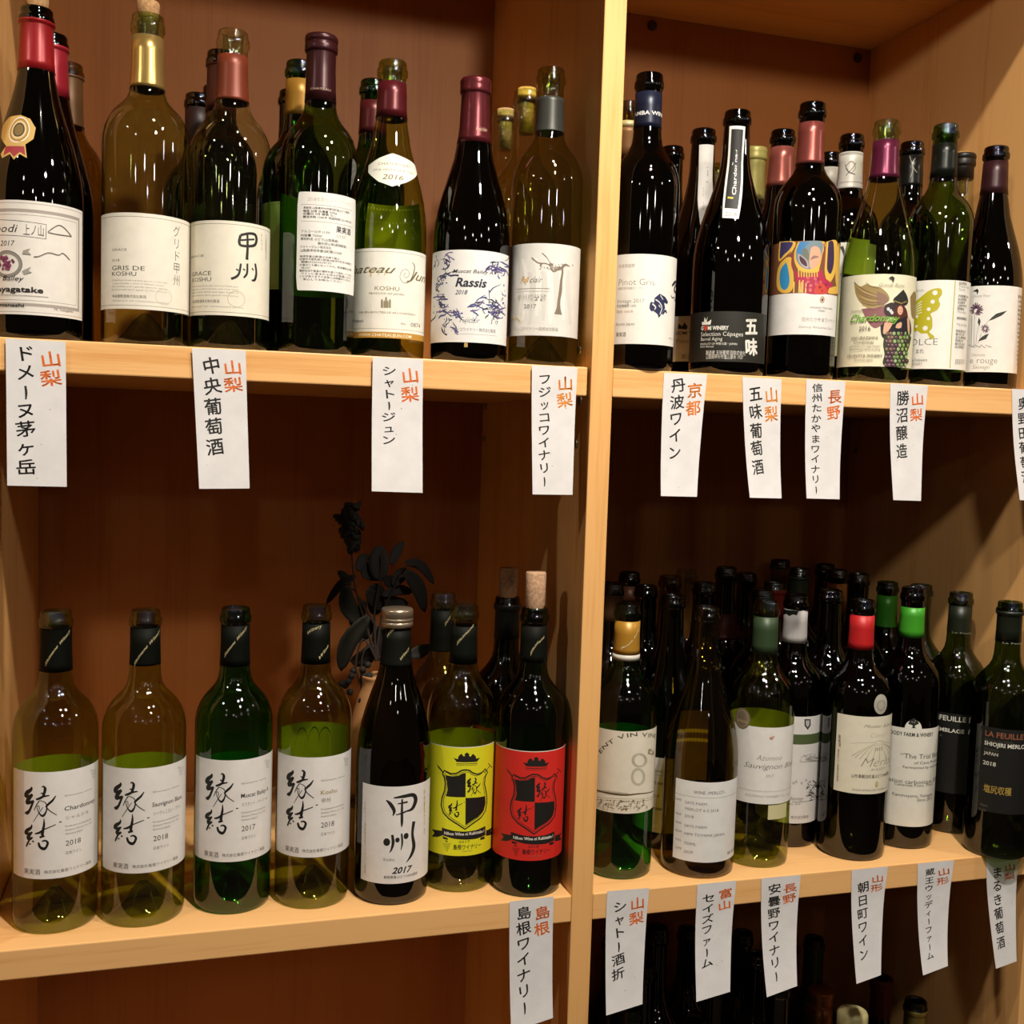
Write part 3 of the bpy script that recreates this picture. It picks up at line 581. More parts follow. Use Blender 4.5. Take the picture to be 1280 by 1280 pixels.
b.text('Selection Cépages', *f(242, 472), f(858, 0)[0], 4.4, WH, -.005); b.text('Barrel Aging', *f(240, 538), f(556, 0)[0], 3.6, WH, -.005); b.text('PRODUCT OF 甲斐の国・JAPAN', *f(236, 600), f(772, 0)[0], 2.1, WH); b.text('Dark Harvest', *f(236, 636), f(432, 0)[0], 1.9, WH)
b.text('製造者 五味葡萄酒株式会社', *f(316, 736), f(895, 0)[0], 3.6, WH, .01); b.text('山梨県甲州市塩山藤木 1937', *f(316, 796), f(858, 0)[0], 3.6, WH, .01); b.vert('五味', *f(992, 185), f(0, 790)[1], 20, WH, .045, jit=.15, up=.08); b.line(g([(1172, 130), (1168, 850)]), .4, '#8d877a'); b.done()
b = B('r3b', 29.85, 22.37, 'U', 30.52, 3.7, 'bordeaux', 'dark', 'bottle with pale yellow-green capsule over its mouth behind black strip neck'); b.sleeve(192, 249, '#a59a55', .4, .25, top=True)

b = B('r4', 26.96, 4.22, 'U', 30.92, 3.8, 'bordeaux', 'dark', 'dark bottle with copper capsule and colourful painted band above white label')
b.sleeve(151, 203, '#934a42', .3, .55, lab='copper pink foil capsule'); b.label(('d', -80), ('d', 76), 301, 418, '#e6e2dc', lab='white label with painted art band'); f = sub(960, 290, 9.14); g = subb(960, 290, 9.14)
vt = b.v1; vm = b.pt(*f(450, 698))[1]; q = [(b.u0, vm), (b.u1, vm), (b.u1, vt), (b.u0, vt)]; b.lay(q, [(0, 1, 2, 3)], '#7b4a2e')
YE, BL, PU, MG = '#e0b24a', '#2f86b8', '#3a3260', '#b0284a'
for c_, pts in ((YE, [(130, 112), (310, 112), (275, 220), (200, 280), (120, 330)]), (PU, [(145, 118), (280, 118), (250, 195), (185, 255), (135, 300)]), (YE, [(210, 290), (270, 300), (290, 460), (290, 620), (240, 690), (150, 690), (100, 620), (105, 460), (140, 360)]), (BL, [(208, 345), (232, 430), (246, 560), (225, 635), (185, 662), (145, 625), (132, 520), (150, 420)]),
                (YE, [(345, 112), (640, 112), (620, 260), (590, 400), (560, 460), (380, 450), (310, 360), (300, 240)]), ('#74868f', [(360, 112), (615, 112), (600, 300), (560, 390), (470, 425), (380, 395), (325, 320), (320, 220)]), ('#3f7fb4', [(362, 114), (470, 114), (430, 160), (400, 250), (340, 240), (328, 215)]),
                ('#6b6f5e', [(400, 190), (450, 200), (480, 330), (430, 300), (385, 240)]), ('#d3a184', [(490, 180), (545, 160), (595, 200), (600, 300), (560, 390), (490, 420), (470, 340), (478, 250)]), ('#8f6a66', [(480, 320), (520, 270), (585, 285), (540, 300)]), ('#b5a3a8', [(345, 248), (440, 320), (462, 408), (400, 395), (350, 330)]), ('#4b2b33', [(360, 268), (430, 325), (446, 392), (395, 370), (362, 320)]),
                (YE, [(668, 112), (790, 112), (780, 420), (700, 585), (650, 480), (655, 300)]), ('#3a2545', [(690, 112), (745, 112), (755, 300), (740, 420), (710, 478), (675, 420), (680, 250)]), (MG, [(300, 440), (420, 500), (560, 470), (600, 425), (650, 520), (730, 600), (690, 700), (430, 698), (330, 580)]), ('#c9483a', [(560, 590), (640, 600), (680, 698), (530, 698)]),
                (YE, [(780, 300), (815, 130), (815, 640), (770, 560)]), (YE, [(700, 640), (800, 620), (800, 700), (690, 700)])): b.poly(g(pts), c_, True)
for x in range(350, 580, 30): b.brush(g([(x, 430 + abs(x - 460) * -.15 + 10, 14), (x + 2, 515, 12)]), YE, False)
for x in (300, 360, 380, 400, 435): b.brush(g([(x, 550 + (x % 40), 12), (x - 6, 692, 14)]), '#ecc868', False)
for q in ([(150, 330, 10), (200, 285, 8), (260, 225, 8)], [(290, 250, 22), (275, 360, 20), (300, 450, 18)], [(640, 130, 14), (645, 260, 12), (630, 400, 12)]): b.brush(g(q), '#8e3640')
for i in range(22): b.ell(*f(random.uniform(420, 680), random.uniform(520, 680)), 1.6, 1.6, random.choice(['#d86a8a', '#8a1f40', '#e08a70']), 10, .6)
b.ell(*f(620, 770), 3.2, 4, '#b59a5c', 14, .9); b.ell(*f(620, 772), 1.6, 1.8, '#8a3a3a', 8); b.text('NAGANO TAKAYAMA', *f(478, 868), f(732, 0)[0], 2, '#aaa59d'); b.text('WINERY', *f(570, 905), f(655, 0)[0], 1.8, '#aaa59d'); b.text('信州たかやまワイナリー', *f(378, 1015), f(770, 0)[0], 3.6, '#a39d95', -.01); b.text('Family Reserve 2017', *f(350, 1092), f(742, 0)[0], 2.2, '#c3beb6'); b.done()
b = B('r4b', 28.87, 13.80, 'U', 30.53, 3.7, 'burgundy', 'dark', 'dark bottle with salmon pink capsule behind left shoulder of painted label bottle'); b.sleeve(182, 231, '#a85c50', .3, .5, lab='salmon pink foil capsule')
b = B('r5b', 40.09, 21.02, 'U', 30.64, 3.7, 'bordeaux', 'dark', 'dark bottle with dull white capsule in the third row behind painted label'); b.sleeve(208, 238, '#b9b3a6', .5, .1)
b = B('r5', 37.69, 12.55, 'U', 30.62, 3.7, 'bordeaux', 'dark', 'dark bottle with white ringed capsule bearing a drawn monogram')
b.sleeve(189, 234.5, '#cfc9be', .45, .1, lab='off-white capsule with ringed edges'); b.bm = {}; f = sub(950, 120, 3.37); g = subb(950, 120, 3.37)
for q in ([(358, 285, 3), (375, 320, 4), (400, 330, 3)], [(405, 280, 3), (385, 310, 4), (362, 335, 3)], [(360, 300, 3), (385, 275, 3), (402, 300, 3), (382, 325, 3), (362, 305, 3)]): b.brush(g(q), '#4b4640')
for y in (247, 252, 366): b.hl(f(338, 0)[0], f(434, 0)[0], f(0, y)[1], .5, '#8b857a')
b.finish(b.cap_o, 'emblem'); b.label(('d', -80), ('d', 70), 303, 445, '#dfdcd8'); b.brush([(1052, 308, 4), (1056, 322, 3), (1053, 345, 5)], '#3a3a3a'); b.done()

b = B('r6', 36.80, 4.28, 'U', 30.08, 4.2, 'burgundy', 'smoke', 'pale burgundy bottle with purple capsule and label of a winged woman robed in grapes')
b.sleeve(173.5, 220.5, '#6a2440', .28, .5, lab='purple foil capsule'); b.label(('d', -82), ('d', 80), 342.5, 458, '#e6dfc2', lab='cream label painted with a winged woman and grapes'); f = sub(1040, 330, 8.533); g = subb(1040, 330, 8.533)
for c_, pts in (('#9b8453', [(235, 185), (300, 240), (365, 215), (420, 232), (520, 252), (595, 320), (612, 385), (560, 435), (550, 480), (430, 490), (320, 430), (255, 330)]), ('#8b6a5a', [(480, 290), (570, 330), (600, 390), (540, 440), (480, 420)]), ('#8c5b5e', [(315, 480), (560, 458), (610, 560), (540, 640), (455, 685), (375, 610)]), ('#8b7440', [(835, 350), (890, 300), (905, 560), (850, 560)])): b.poly(g(pts), c_, True)
for i in range(9): b.brush(g([(235 + i * 12, 190 + i * 36, 4), (330 + i * 15, 270 + i * 28, 9), (470 + i * 8, 330 + i * 16, 4)]), ['#6d5a36', '#b9a06a', '#7d4f52'][i % 3])
b.brush(g([(365, 198, 5), (410, 235, 12), (500, 260, 8)]), '#7d6a40')
for c_, pts in (('#242320', [(762, 272), (800, 340), (812, 405), (780, 445), (700, 445), (652, 385), (700, 330)]), ('#3b2b2a', [(560, 440), (640, 410), (700, 450), (690, 560), (600, 560), (555, 520)]), ('#57261c', [(690, 440), (760, 440), (805, 520), (800, 640), (740, 640), (660, 560)]), ('#1f1b22', [(515, 660), (600, 600), (700, 600), (800, 560), (840, 640), (830, 770), (700, 800), (545, 790)]),
                ('#d8a88a', [(560, 620), (640, 590), (650, 630), (585, 735), (545, 735)]), ('#d8a88a', [(690, 640), (740, 620), (735, 680), (680, 680)]), ('#d8a88a', [(800, 580), (822, 570), (828, 720), (810, 730)]), ('#3a3a24', [(560, 760), (820, 760), (830, 850), (800, 960), (785, 1085), (555, 1080), (560, 960), (545, 860)])): b.poly(g(pts), c_, True)
b.ell(*f(728, 495), 4.1, 5.6, '#dba88b', 18); b.ell(*f(718, 488), .7, .4, '#2a1a16', 8); b.ell(*f(742, 490), .7, .4, '#2a1a16', 8); b.ell(*f(728, 518), .9, .4, '#a33a34', 8); b.brush(g([(728, 490, 2), (726, 505, 3)]), '#b98468')
for i in range(8): b.ell(*f(670 + i * 17, 420 - abs(i - 4) * 6), 1, 1, '#a58a4a', 8)
for x, y in ((600, 480), (640, 520), (625, 500)): b.ell(*f(x, y), 2, 2.2, '#cfd0d4', 9)
for r0 in range(9):
    for c0 in range(7):
        x = 585 + c0 * 40 + (r0 % 2) * 20 - max(0, r0 - 4) * 3; y = 740 + r0 * 42
        if x < 830 - r0 * 4: b.ell(*f(x + random.uniform(-6, 6), y), 2.2, 2.3, random.choice(['#8ea55a', '#7c9a4e', '#9ab07a', '#5c3450', '#6f8850'] if c0 > 1 else ['#5c3450', '#6d3f5c', '#7b5a50']), 10); b.ell(*f(x - 6, y - 6), .6, .6, '#c9d2a4', 6)
b.text('Grande Reine', *f(492, 238), f(770, 0)[0], 3.6, '#8b8470', -.01, .5); b.poly(g([(600, 150), (640, 130), (665, 150), (650, 200), (640, 165)]), '#2d2a26')
b.text('Chardonnay', *f(195, 622), f(715, 0)[0], 7.4, '#6fae35', .02, .4); b.text('2016', *f(290, 712), f(412, 0)[0], 4.4, '#4b4538'); b.text('Katsunuma', *f(215, 515), f(340, 0)[0], 2.4, '#8b8470'); b.text('SAKURAZAWA', *f(213, 806), f(492, 0)[0], 2.8, '#4b4538'); b.text('Chardonnay', *f(236, 848), f(448, 0)[0], 2.8, '#4b4538')
b.text('grape variety of the single vineyard', *f(195, 888), f(512, 0)[0], 1.9, GR); b.text('special limited edition bottling', *f(195, 922), f(512, 0)[0], 1.9, GR); b.text('OKUNOTA WINERY', *f(168, 998), f(535, 0)[0], 3, '#4b4538'); b.text('Yamanashi Japan', *f(240, 1032), f(432, 0)[0], 1.9, GR); b.vert('果実酒奥野田葡萄酒醸造株式会社', *f(118, 420), f(0, 900)[1], 2.2, '#8b8470'); b.done()
b.back(20, 70, 300, 345, '#cfd093')

b = B('r7', 45.75, 5.44, 'U', 30.92, 3.75, 'bordeaux', 'leaf', 'green bottle with black capsule and white label with yellow butterfly wing')
b.sleeve(178, 220, '#161a14', .3, .3, lab='black foil capsule'); b.label(('d', -70), ('d', 84), 350, 461, '#ece8df', lab='white label with yellow butterfly'); f = sub(1140, 330, 8.536); g = subb(1140, 330, 8.536); YB = '#b8ae1c'
b.poly(g([(20, 420), (60, 380), (120, 330), (180, 285), (250, 260), (310, 265), (320, 320), (285, 380), (300, 430), (270, 490), (200, 530), (215, 580), (215, 680), (185, 725), (235, 770), (228, 798), (190, 792), (160, 742), (100, 742), (60, 715), (20, 700)]), YB, True)
b.poly([(2 * 1141 - x, y) for x, y in g([(20, 420), (60, 380), (120, 330), (180, 285), (200, 400), (160, 520), (120, 700), (60, 715), (20, 700)])], YB, True)
for x, y, r_ in ((245, 307, 26), (220, 402, 22), (178, 482, 20), (175, 582, 18), (140, 685, 27), (52, 560, 16), (45, 665, 16)): b.ell(*f(x, y), r_ / 8.5, r_ / 8.5, '#ece8df', 12)
for i in range(5): b.brush(g([(35, 450 + i * 22, 6), (105, 395 + i * 30, 8)]), '#ece8df')
b.text('LA DOLCE', *f(-140, 892), f(272, 0)[0], 7, '#4e4b46', -.015); b.text('まれ', *f(32, 955), f(125, 0)[0], 4, K); b.text('Okunota', *f(30, 300), f(125, 0)[0], 3, LG); b.text('Kyoho Delaware', *f(-60, 1045), f(160, 0)[0], 3, '#4e4b46'); b.text('DESSERT', *f(-20, 1085), f(108, 0)[0], 3, '#8b857a')
b.line(g([(463, 180), (432, 650), (405, 1112)]), 1.2, YB)
for i in range(22):
    y = 215 + i * 34
    if i in (3, 10, 12, 14, 21): continue
    b.text(random.choice(['品名果実酒', '原産国日本', '内容量720', 'アルコール12', '酸化防止剤', '山梨県甲州市', '奥野田葡萄酒']), *f(500 - i * 2.2, y), f(random.uniform(560, 610) - i * 1.5, 0)[0], 2.2, '#7c7468', .01)
for i in range(14): b.line(g([(468 + i * 7.4, 1015), (464 + i * 7.4, 1072)]), .25 + .35 * (i % 3 == 0), '#4b4640')
b.done()
b = B('r7b', 46.74, 13.05, 'U', 30.81, 3.7, 'bordeaux', 'black', 'black bottle with black scribbled capsule between purple capsule and green bottles'); b.sleeve(193, 232, '#11110f', .3, .2); b.bm = {}
b.brush([(1137, 195, 1), (1141, 210, 1), (1138, 222, 1)], '#b8b09a'); b.brush([(1144, 198, .8), (1140, 206, .8), (1146, 216, .8)], '#b8b09a'); b.finish(b.cap_o)
b = B('r8', 54.73, 7.41, 'U', 29.75, 3.9, 'burgundy', 'black', 'black burgundy bottle whose white label shows purple thistle flowers, far right of shelf')
b.sleeve(200, 241, '#3a1c20', .35, .3, lab='maroon foil capsule'); b.label(('d', -80), ('d', 80), 357, 465, '#e9e4dc', lab='white label with purple flowers and black leaves')
def petals(x, y, r_, c_, n=26):
    for i in range(n):
        a = 6.283 * i / n + random.uniform(-.1, .1); b.brush(g([(x + r_ * .2 * cos(a), y + r_ * .2 * sin(a), r_ * .16), (x + r_ * random.uniform(.75, 1) * cos(a), y + r_ * random.uniform(.75, 1) * sin(a), r_ * .12)]), c_, False)
petals(690, 485, 78, '#6a4a5c'); petals(690, 485, 46, '#3c2436', 18); petals(782, 690, 52, '#6a4a5c', 20); petals(782, 690, 30, '#3c2436', 14); b.ell(*f(675, 500), 1.6, 2.4, '#e9e4dc', 10); b.ell(*f(780, 690), 1.6, 1.8, '#cfc4c4', 10)
for q in ([(670, 550), (665, 700), (660, 880)], [(712, 650), (690, 760), (680, 870)], [(640, 560), (632, 880)], [(820, 600), (785, 645)], [(740, 740), (705, 850)]): b.line(g(q), .35, '#4b463e')
for q in ([(818, 607), (850, 570), (900, 530), (960, 512), (1016, 498), (960, 548), (870, 590)], [(705, 828), (735, 785), (780, 755), (822, 742), (790, 800)], [(715, 570), (732, 610), (720, 665), (700, 620)]): b.poly(g(q), '#33352c')
for i in range(16): b.brush(g([(600 + i * 15, 870 + (i % 3) * 10, 3), (620 + i * 15, 862 + (i % 4) * 10, 6)]), '#57524a')
b.text('e rouge', *f(612, 1060), f(908, 0)[0], 6.4, '#78716a', -.01); b.text('Okunota', *f(635, 985), f(778, 0)[0], 3, LG); b.text('Sauvage', *f(640, 1118), f(828, 0)[0], 4, '#8b857a', -.01, .2); b.text('Okunota Winery', *f(650, 358), f(838, 0)[0], 2.8, LG, 0, .3); b.poly(g([(650, 290), (700, 262), (712, 290), (695, 330), (690, 298)]), K)
for i in range(16): b.text(random.choice(['山梨県', '果実酒', '葡萄酒', '甲州市']), *f(1130 - i, 360 + i * 48), f(1172, 0)[0], 2.4, '#6b6257')
b.done()
b = B('r8b', 55.95, 15.03, 'U', 30.73, 3.6, 'bordeaux', 'clear', 'clear bottle with dark mouth and tan cork seen between green and thistle label bottles'); b.sleeve(196, 222, '#1b1511', .4, .1, top=True); b.cork(193, 5, .9, '#b98f4a')

# ================================================================== lower left compartment
f = sub(120, 945, 8.533); g = subb(120, 945, 8.533)
GC = 'bottles with the brushed two-sign calligraphy label'
wine = (('l2', -43.87, 5.97, 30.72, 4.0, 'olive', 'Sauvignon Blanc', 'ソーヴィニヨン・ブラン', '2018', K, 'olive bottle with brushed calligraphy label reading Sauvignon Blanc 2018', (786, 833)),
        ('l1', -52.11, 6.33, 30.72, 3.95, 'olive', 'Chardonnay', 'シャルドネ', '2018', K, 'olive bottle with brushed calligraphy label reading Chardonnay 2018, leftmost on lower shelf', (787, 841)),
        ('l3', -35.15, 6.89, 30.68, 3.9, 'green', 'Muscat Bailey A', 'マスカット・ベーリーA', '2017', K, 'dark green bottle with brushed calligraphy label reading Muscat Bailey 2017', (783, 834)),
        ('l4', -27.03, 6.30, 30.89, 3.85, 'olive', 'Koshu', '甲州', '2018', '#a08a4a', 'olive bottle with brushed calligraphy label reading Koshu in gold, 2018', (781, 831)))
for key, X, Y, h, r, gl, t1, t2, yr, tc, lb, cp in wine:
    b = B(key, X, Y, 'L', h, r, 'bordeaux', gl, lb, GC)
    b.sleeve(*cp, '#0a0c07', .6, .0, lab='black paper sleeve'); b.bm = {}
    q = {'l1': [(57, 833), (70, 812), (87, 789)], 'l2': [(168, 833), (182, 812), (199, 789)], 'l3': [(281, 822), (293, 805), (308, 785)], 'l4': [(398, 826), (404, 818), (410, 808)]}[key]
    b.along('Shimane Winery' if key != 'l4' else 'Wine', q, 4.4, '#c9b888', .02, .3)
    if key == 'l4': b.along('Winery', [(384, 794), (392, 788), (402, 784)], 4.0, '#c9b888', .02, .3)
    b.finish(b.cap_o)
    ref = REG['l2']; b.ref = None if key == 'l2' else ref
    b.bm = {}; b.n = 0; b.u0, b.u1 = (b.face + radians(-71)) * r, (b.face + radians(86)) * r
    b.v1 = ref.pt(178, 960.5)[1]; b.v0 = ref.pt(178, 1091.5)[1]
    b.lab_o = b.patch(b.u0, b.u1, b.v0, b.v1, paper('#e9e3de'), 'label', None)
    for st in EN + KETSU: b.brush(g([(x, y, w * 1.45 + 2) for x, y, w in st]), '#15120f')
    b.text('Shimane wine', *f(602, 395), f(886, 0)[0], 1.7, GR); b.text(t1, *f(597, 545), f(915 if len(t1) > 6 else 800, 0)[0], 4.6, tc, .01, .05)
    b.text(t2, *f(607, 636), f(900 if len(t2) > 6 else (850 if len(t2) > 3 else 720), 0)[0], 3.2 if len(t2) > 3 else 4.2, GR)
    for i, t in enumerate(('Produced and bottled by', 'Shimane Winery Co., Ltd.', 'Shimane Japan')): b.text(t, *f(607, 716 + i * 40), f(880 - 90 * (i == 2), 0)[0], 1.8, GR)
    b.text(yr, *f(607, 912), f(768, 0)[0], 5.6, '#3c3733'); b.text('日本ワイン', *f(607, 1002), f(775, 0)[0], 2.8, GR); b.text('果実酒', *f(180, 1180), f(345, 0)[0], 4.6, GR); b.text('株式会社島根ワイナリー製造', *f(385, 1195), f(872, 0)[0], 2.8, GR)
    for i in range(3):
        for j in range(4 - i): b.ell(*f(880 + i * 9 + j * 15, 125 + i * 32), 1.1, 1.6, '#8b857e', 8, .4)
    b.done(); b.ref = None
    dy = {'l1': 943, 'l2': 940, 'l3': 939, 'l4': 899}[key]
    if key == 'l4':
        bk = b.back(-62, 62, 902, 1015, '#d9e0c4', 'pale back label with blue loops')
        c0 = b.face + pi; z1 = b.hit(b.axis_px(902), 902, True)[1]; b.bm = {}; b.n = 0
        for du, rr in ((.42, .9), (0, .8), (-.38, 1.0)):
            bmx = bmesh.new(); n = 14; pr = None
            for i in range(n + 1):
                a = pi * i / n; u = c0 * b.r + (du * 3.2 + rr * .8 * cos(a)); v = z1 - 2.6 + 1.9 * sin(a)
                cur = [bmx.verts.new(b.at(u, v + dv, .002) * S) for dv in (0, .18)]
                if pr: bmx.faces.new((pr[0], cur[0], cur[1], pr[1]))
                pr = cur
            mesh_obj('print', bmx, ink('#3b7f9c'), bk, False)
    else: b.back(-66, 66, dy, dy + 118, '#e4e6d2')

b = B('l5', -18.71, 5.50, 'L', 30.51, 3.95, 'slim', 'dark', 'dark slender bottle with silver screw cap and large black brushed calligraphy')
b.sleeve(789, 834, '#10120d', .6, .0, lab='black paper sleeve'); b.bm = {}; b.along('Winery', [(500, 827), (505, 820), (511, 811)], 4.0, '#c9b888', .02, .3); b.along('Wine', [(484, 798), (489, 791), (493, 787)], 4.0, '#c9b888', .02, .3); b.finish(b.cap_o)
zc = b.h
o = mesh_obj('screw_cap', lathe_bm([(1.6, zc - 1.85), (1.68, zc - 1.8), (1.68, zc - 1.35), (1.6, zc - 1.3), (1.68, zc - 1.22), (1.68, zc - .95), (1.6, zc - .88), (1.68, zc - .8), (1.68, zc - .15), (1.58, zc + .06), (0, zc + .08)], 48), mat('silver_cap', '#c9b49a', .3, .85, .1, 30), b.root)
b.label(452, ('d', 80), 983.5, 1105, '#e9e3de'); f = sub(420, 900, 5.336); g = subb(420, 900, 5.336); BK = '#221e1a'
for q in ([(335, 535, 8), (362, 560, 24), (388, 605, 22), (380, 640, 6)], [(385, 520, 8), (450, 510, 22), (515, 500, 26), (532, 535, 32), (510, 590, 24), (470, 610, 8)], [(412, 560, 8), (478, 546, 14)], [(400, 634, 6), (450, 618, 12), (482, 602, 8)], [(442, 528, 12), (440, 600, 16), (440, 680, 18), (438, 714, 6)],
          [(375, 766, 16), (381, 820, 20), (368, 868, 12), (355, 884, 4)], [(438, 758, 12), (442, 820, 13), (434, 868, 5)], [(520, 676, 26), (510, 760, 20), (520, 840, 28), (503, 900, 22), (468, 952, 3)]): b.brush(g(q), BK)
for x, y, rx, ry in ((338, 815, 23, 26), (410, 801, 15, 17), (468, 774, 18, 21)): b.ell(*f(x, y), rx / 5.3, ry / 5.3, BK, 18)
b.text('Koshu', *f(315, 940), f(390, 0)[0], 3.2, GR); b.text('2017', *f(372, 1026), f(506, 0)[0], 6.6, BK, .03, .3); b.text('島根県産ぶどう100%使用', *f(316, 1056), f(540, 0)[0], 2.4, GR, .01)
b.vert('日本ワイン果実酒島根ワイナリー製造', *f(193, 545), f(0, 1020)[1], 2.4, '#a08a5a'); b.vert('甲州葡萄仕込', *f(590, 462), f(0, 702)[1], 4, '#b39a4a'); b.vert('辛口', *f(590, 722), f(0, 762)[1], 3.6, GR); b.done()

f = sub(530, 900, 6.737); g = subb(530, 900, 6.737)
crest = B('l6', -11.01, 6.98, 'L', 30.62, 3.82, 'bordeaux', 'olive', 'olive bottle with bright yellow shield and crown label')
red = B('l7', -3.95, 4.08, 'L', 30.69, 3.8, 'bordeaux', 'dgreen', 'dark green bottle with cork and bright red shield and crown label')
for b, cc, cp, sc_, dl in ((crest, '#e2de20', (784, 831), [(571, 807), (582, 794), (592, 782)], -88), (red, '#d8281e', (783.5, 829), [(663, 820), (670, 808), (680, 797)], -84)):
    b.sleeve(*cp, '#10120d', .6, .0, lab='black paper sleeve'); b.bm = {}; b.along('Shimane', sc_, 4.0, '#c9b888', .02, .3); b.finish(b.cap_o)
    b.ref = None if b is crest else crest
    b.bm = {}; b.n = 0; b.u0, b.u1 = (b.face + radians(dl)) * b.r, (b.face + radians(86)) * b.r; b.v1 = crest.pt(578, 934)[1]; b.v0 = crest.pt(578, 1070)[1]
    b.lab_o = b.patch(b.u0, b.u1, b.v0, b.v1, paper('#e8e2d2'), 'label', ('yellow' if b is crest else 'red') + ' shield and crown label')
    b.lay([(b.u0, b.v0), (b.u1, b.v0), (b.u1, b.v1 - .08), (b.u0, b.v1 - .08)], [(0, 1, 2, 3)], cc)
    b.poly(g([(248, 320), (285, 330), (290, 305), (314, 284), (336, 308), (346, 300), (340, 290), (362, 272), (384, 290), (378, 300), (392, 310), (412, 284), (436, 305), (440, 325), (472, 318), (446, 352), (275, 354)]), K)
    b.line(g([(270, 368), (452, 363)]), .9, K); b.line(g([(272, 381), (448, 377)]), .6, K)
    outl = [(155, 455), (172, 425), (225, 452), (270, 452), (305, 432), (322, 424), (345, 421), (380, 424), (410, 446), (450, 458), (490, 442), (515, 412), (537, 440), (515, 480), (510, 540), (526, 620), (530, 690), (518, 765), (480, 822), (410, 872), (345, 920), (280, 877), (210, 832), (162, 780), (145, 720), (150, 660), (175, 590), (180, 530), (170, 480), (155, 455)]
    b.brush(g([(*p, 13) for p in outl]), K, False)
    cx_, cy_ = 345, 650; b.brush(g([(cx_ + (x - cx_) * .92, cy_ + (y - cy_) * .93, 5) for x, y in outl]), K, False)
    b.poly(g([(178, 462), (232, 474), (288, 470), (322, 450), (352, 446), (350, 650), (183, 642), (198, 590), (194, 520)]), '#17130f'); b.poly(g([(350, 656), (515, 640), (519, 700), (503, 762), (460, 812), (400, 852), (348, 888)]), '#17130f')
    for st in EN: b.brush(g([(420 + (x - 350) * .34, 555 + (y - 440) * .42, w * .62 + 2) for x, y, w in st]), K)
    for st in KETSU: b.brush(g([(265 + (x - 350) * .36, 745 + (y - 780) * .44, w * .62 + 2) for x, y, w in st]), K)
    b.poly(g([(150, 905), (250, 933), (345, 940), (440, 927), (517, 892), (518, 968), (440, 1000), (345, 1008), (250, 1000), (150, 968)]), K)
    for q in ([(66, 918), (150, 932), (150, 975), (112, 985), (66, 980), (88, 950)], [(522, 930), (580, 896), (562, 933), (576, 960), (522, 976)], [(155, 978), (200, 995), (200, 1010), (160, 1000)], [(475, 990), (512, 978), (510, 1000), (475, 1012)], [(170, 1012), (200, 1018), (196, 1032)]): b.poly(g(q), K)
    b.text('Nihon Wine ni Kubittake !', *f(168, 962), f(505, 0)[0], 3.2, '#efe9dc', .02); b.text('2017' if b is crest else '2018', *f(290, 1036), f(386, 0)[0], 2.4, K)
    b.text('島根ワイナリー', *f(243, 1088), f(478, 0)[0], 4.2, K, .02); b.text('Shimane Winery', *f(318, 1112), f(408, 0)[0], 1.4, GR)
    b.line(g([(118, 388), (165, 445)]), 1.8, K); b.line(g([(118, 388), (108, 372)]), .5, K); b.line(g([(512, 440), (552, 388)]), 1.0, K); b.line(g([(540, 366), (572, 400)]), .9, K)
    for i in range(4):
        for j in range(4 - i): b.ell(*f(170 + i * 8 + j * 16, 1045 + i * 18), 1.1, 1.2, K, 8, .3)
    b.done(); b.ref = None
crest.back(-80, 80, 909, 1010, '#d8d85a'); red.back(-70, 70, 906, 1010, '#cfd8a8'); red.cork(714.5, 1.8, 1.02, '#c39a78')
b = B('l8', -11.45, 15.0, 'L', 30.69, 3.75, 'bordeaux', 'olive', 'olive bottle with black sleeve behind the yellow label bottle'); b.sleeve(764, 815, '#0a0c07', .6, .0); b.bm = {}; b.along('Shimane', [(556, 783), (561, 775), (565, 767)], 4.0, '#a89868', .01, .4); b.finish(b.cap_o); b.label(('d', -80), ('d', 80), 915, 1010, '#b7b53a'); b.done()
b = B('l9', -3.9, 14.57, 'L', 30.25, 3.75, 'bordeaux', 'black', 'black bottle with tall cork behind the red label bottle'); b.cork(709.7, 1.8, 1.02, '#8f6440'); b.sleeve(757, 800, '#12130f', .45, .1); b.label(('d', -80), ('d', 80), 912, 1000, '#a8301f'); b.done()

# ================================================================== lower right compartment
b = B('m1', 7.81, 6.24, 'L', 30.59, 3.75, 'bordeaux', 'green', 'bright green bottle with mustard capsule beside divider, label with feathery figure 8')
b.sleeve(777.5, 819, '#b8862e', .4, .2, lab='mustard yellow paper capsule'); b.bm = {}; b.along('Maison Bellevue', [(776, 812), (788, 804), (802, 777)], 2.4, '#eadfc0', .01, .4); b.finish(b.cap_o); b.sleeve(819.5, 826.5, '#d8d2c4', .5, 0, 'capsule_band', off=.055)
b.label(('d', -86), ('d', 86), 914, 1017, '#e6dcc8'); f = sub(740, 880, 5.816); g = subb(740, 880, 5.816)
b.along("'VENT VIN VINE", g([(25, 410), (50, 378), (100, 322), (170, 275), (250, 245), (340, 238), (420, 242), (462, 250)]), 5.2, '#4e4636', .01)
for cxx, cyy, ra, rb in ((345, 410, 50, 48), (335, 530, 46, 60)):
    for i in range(34):
        a = 6.283 * i / 34; b.brush(g([(cxx + ra * .72 * cos(a), cyy + rb * .78 * sin(a), 3), (cxx + ra * 1.15 * cos(a + .25), cyy + rb * 1.1 * sin(a + .25), 5)]), '#8d8a6c', False)
for i in range(16): b.brush(g([(random.uniform(405, 455), random.uniform(315, 380), 4), (random.uniform(405, 455), random.uniform(315, 390), 5)]), '#8d7a4c', False)
b.brush(g([(30, 625, 8), (80, 640, 12), (160, 655, 14), (250, 662, 12), (350, 652, 9), (450, 628, 5)]), '#5b4a2c')
for i in range(22): b.brush(g([(30 + i * 11, 640 + i * .8, 6), (31 + i * 11, 618 + i * 1.4, 3)]), '#4b3c24', False)
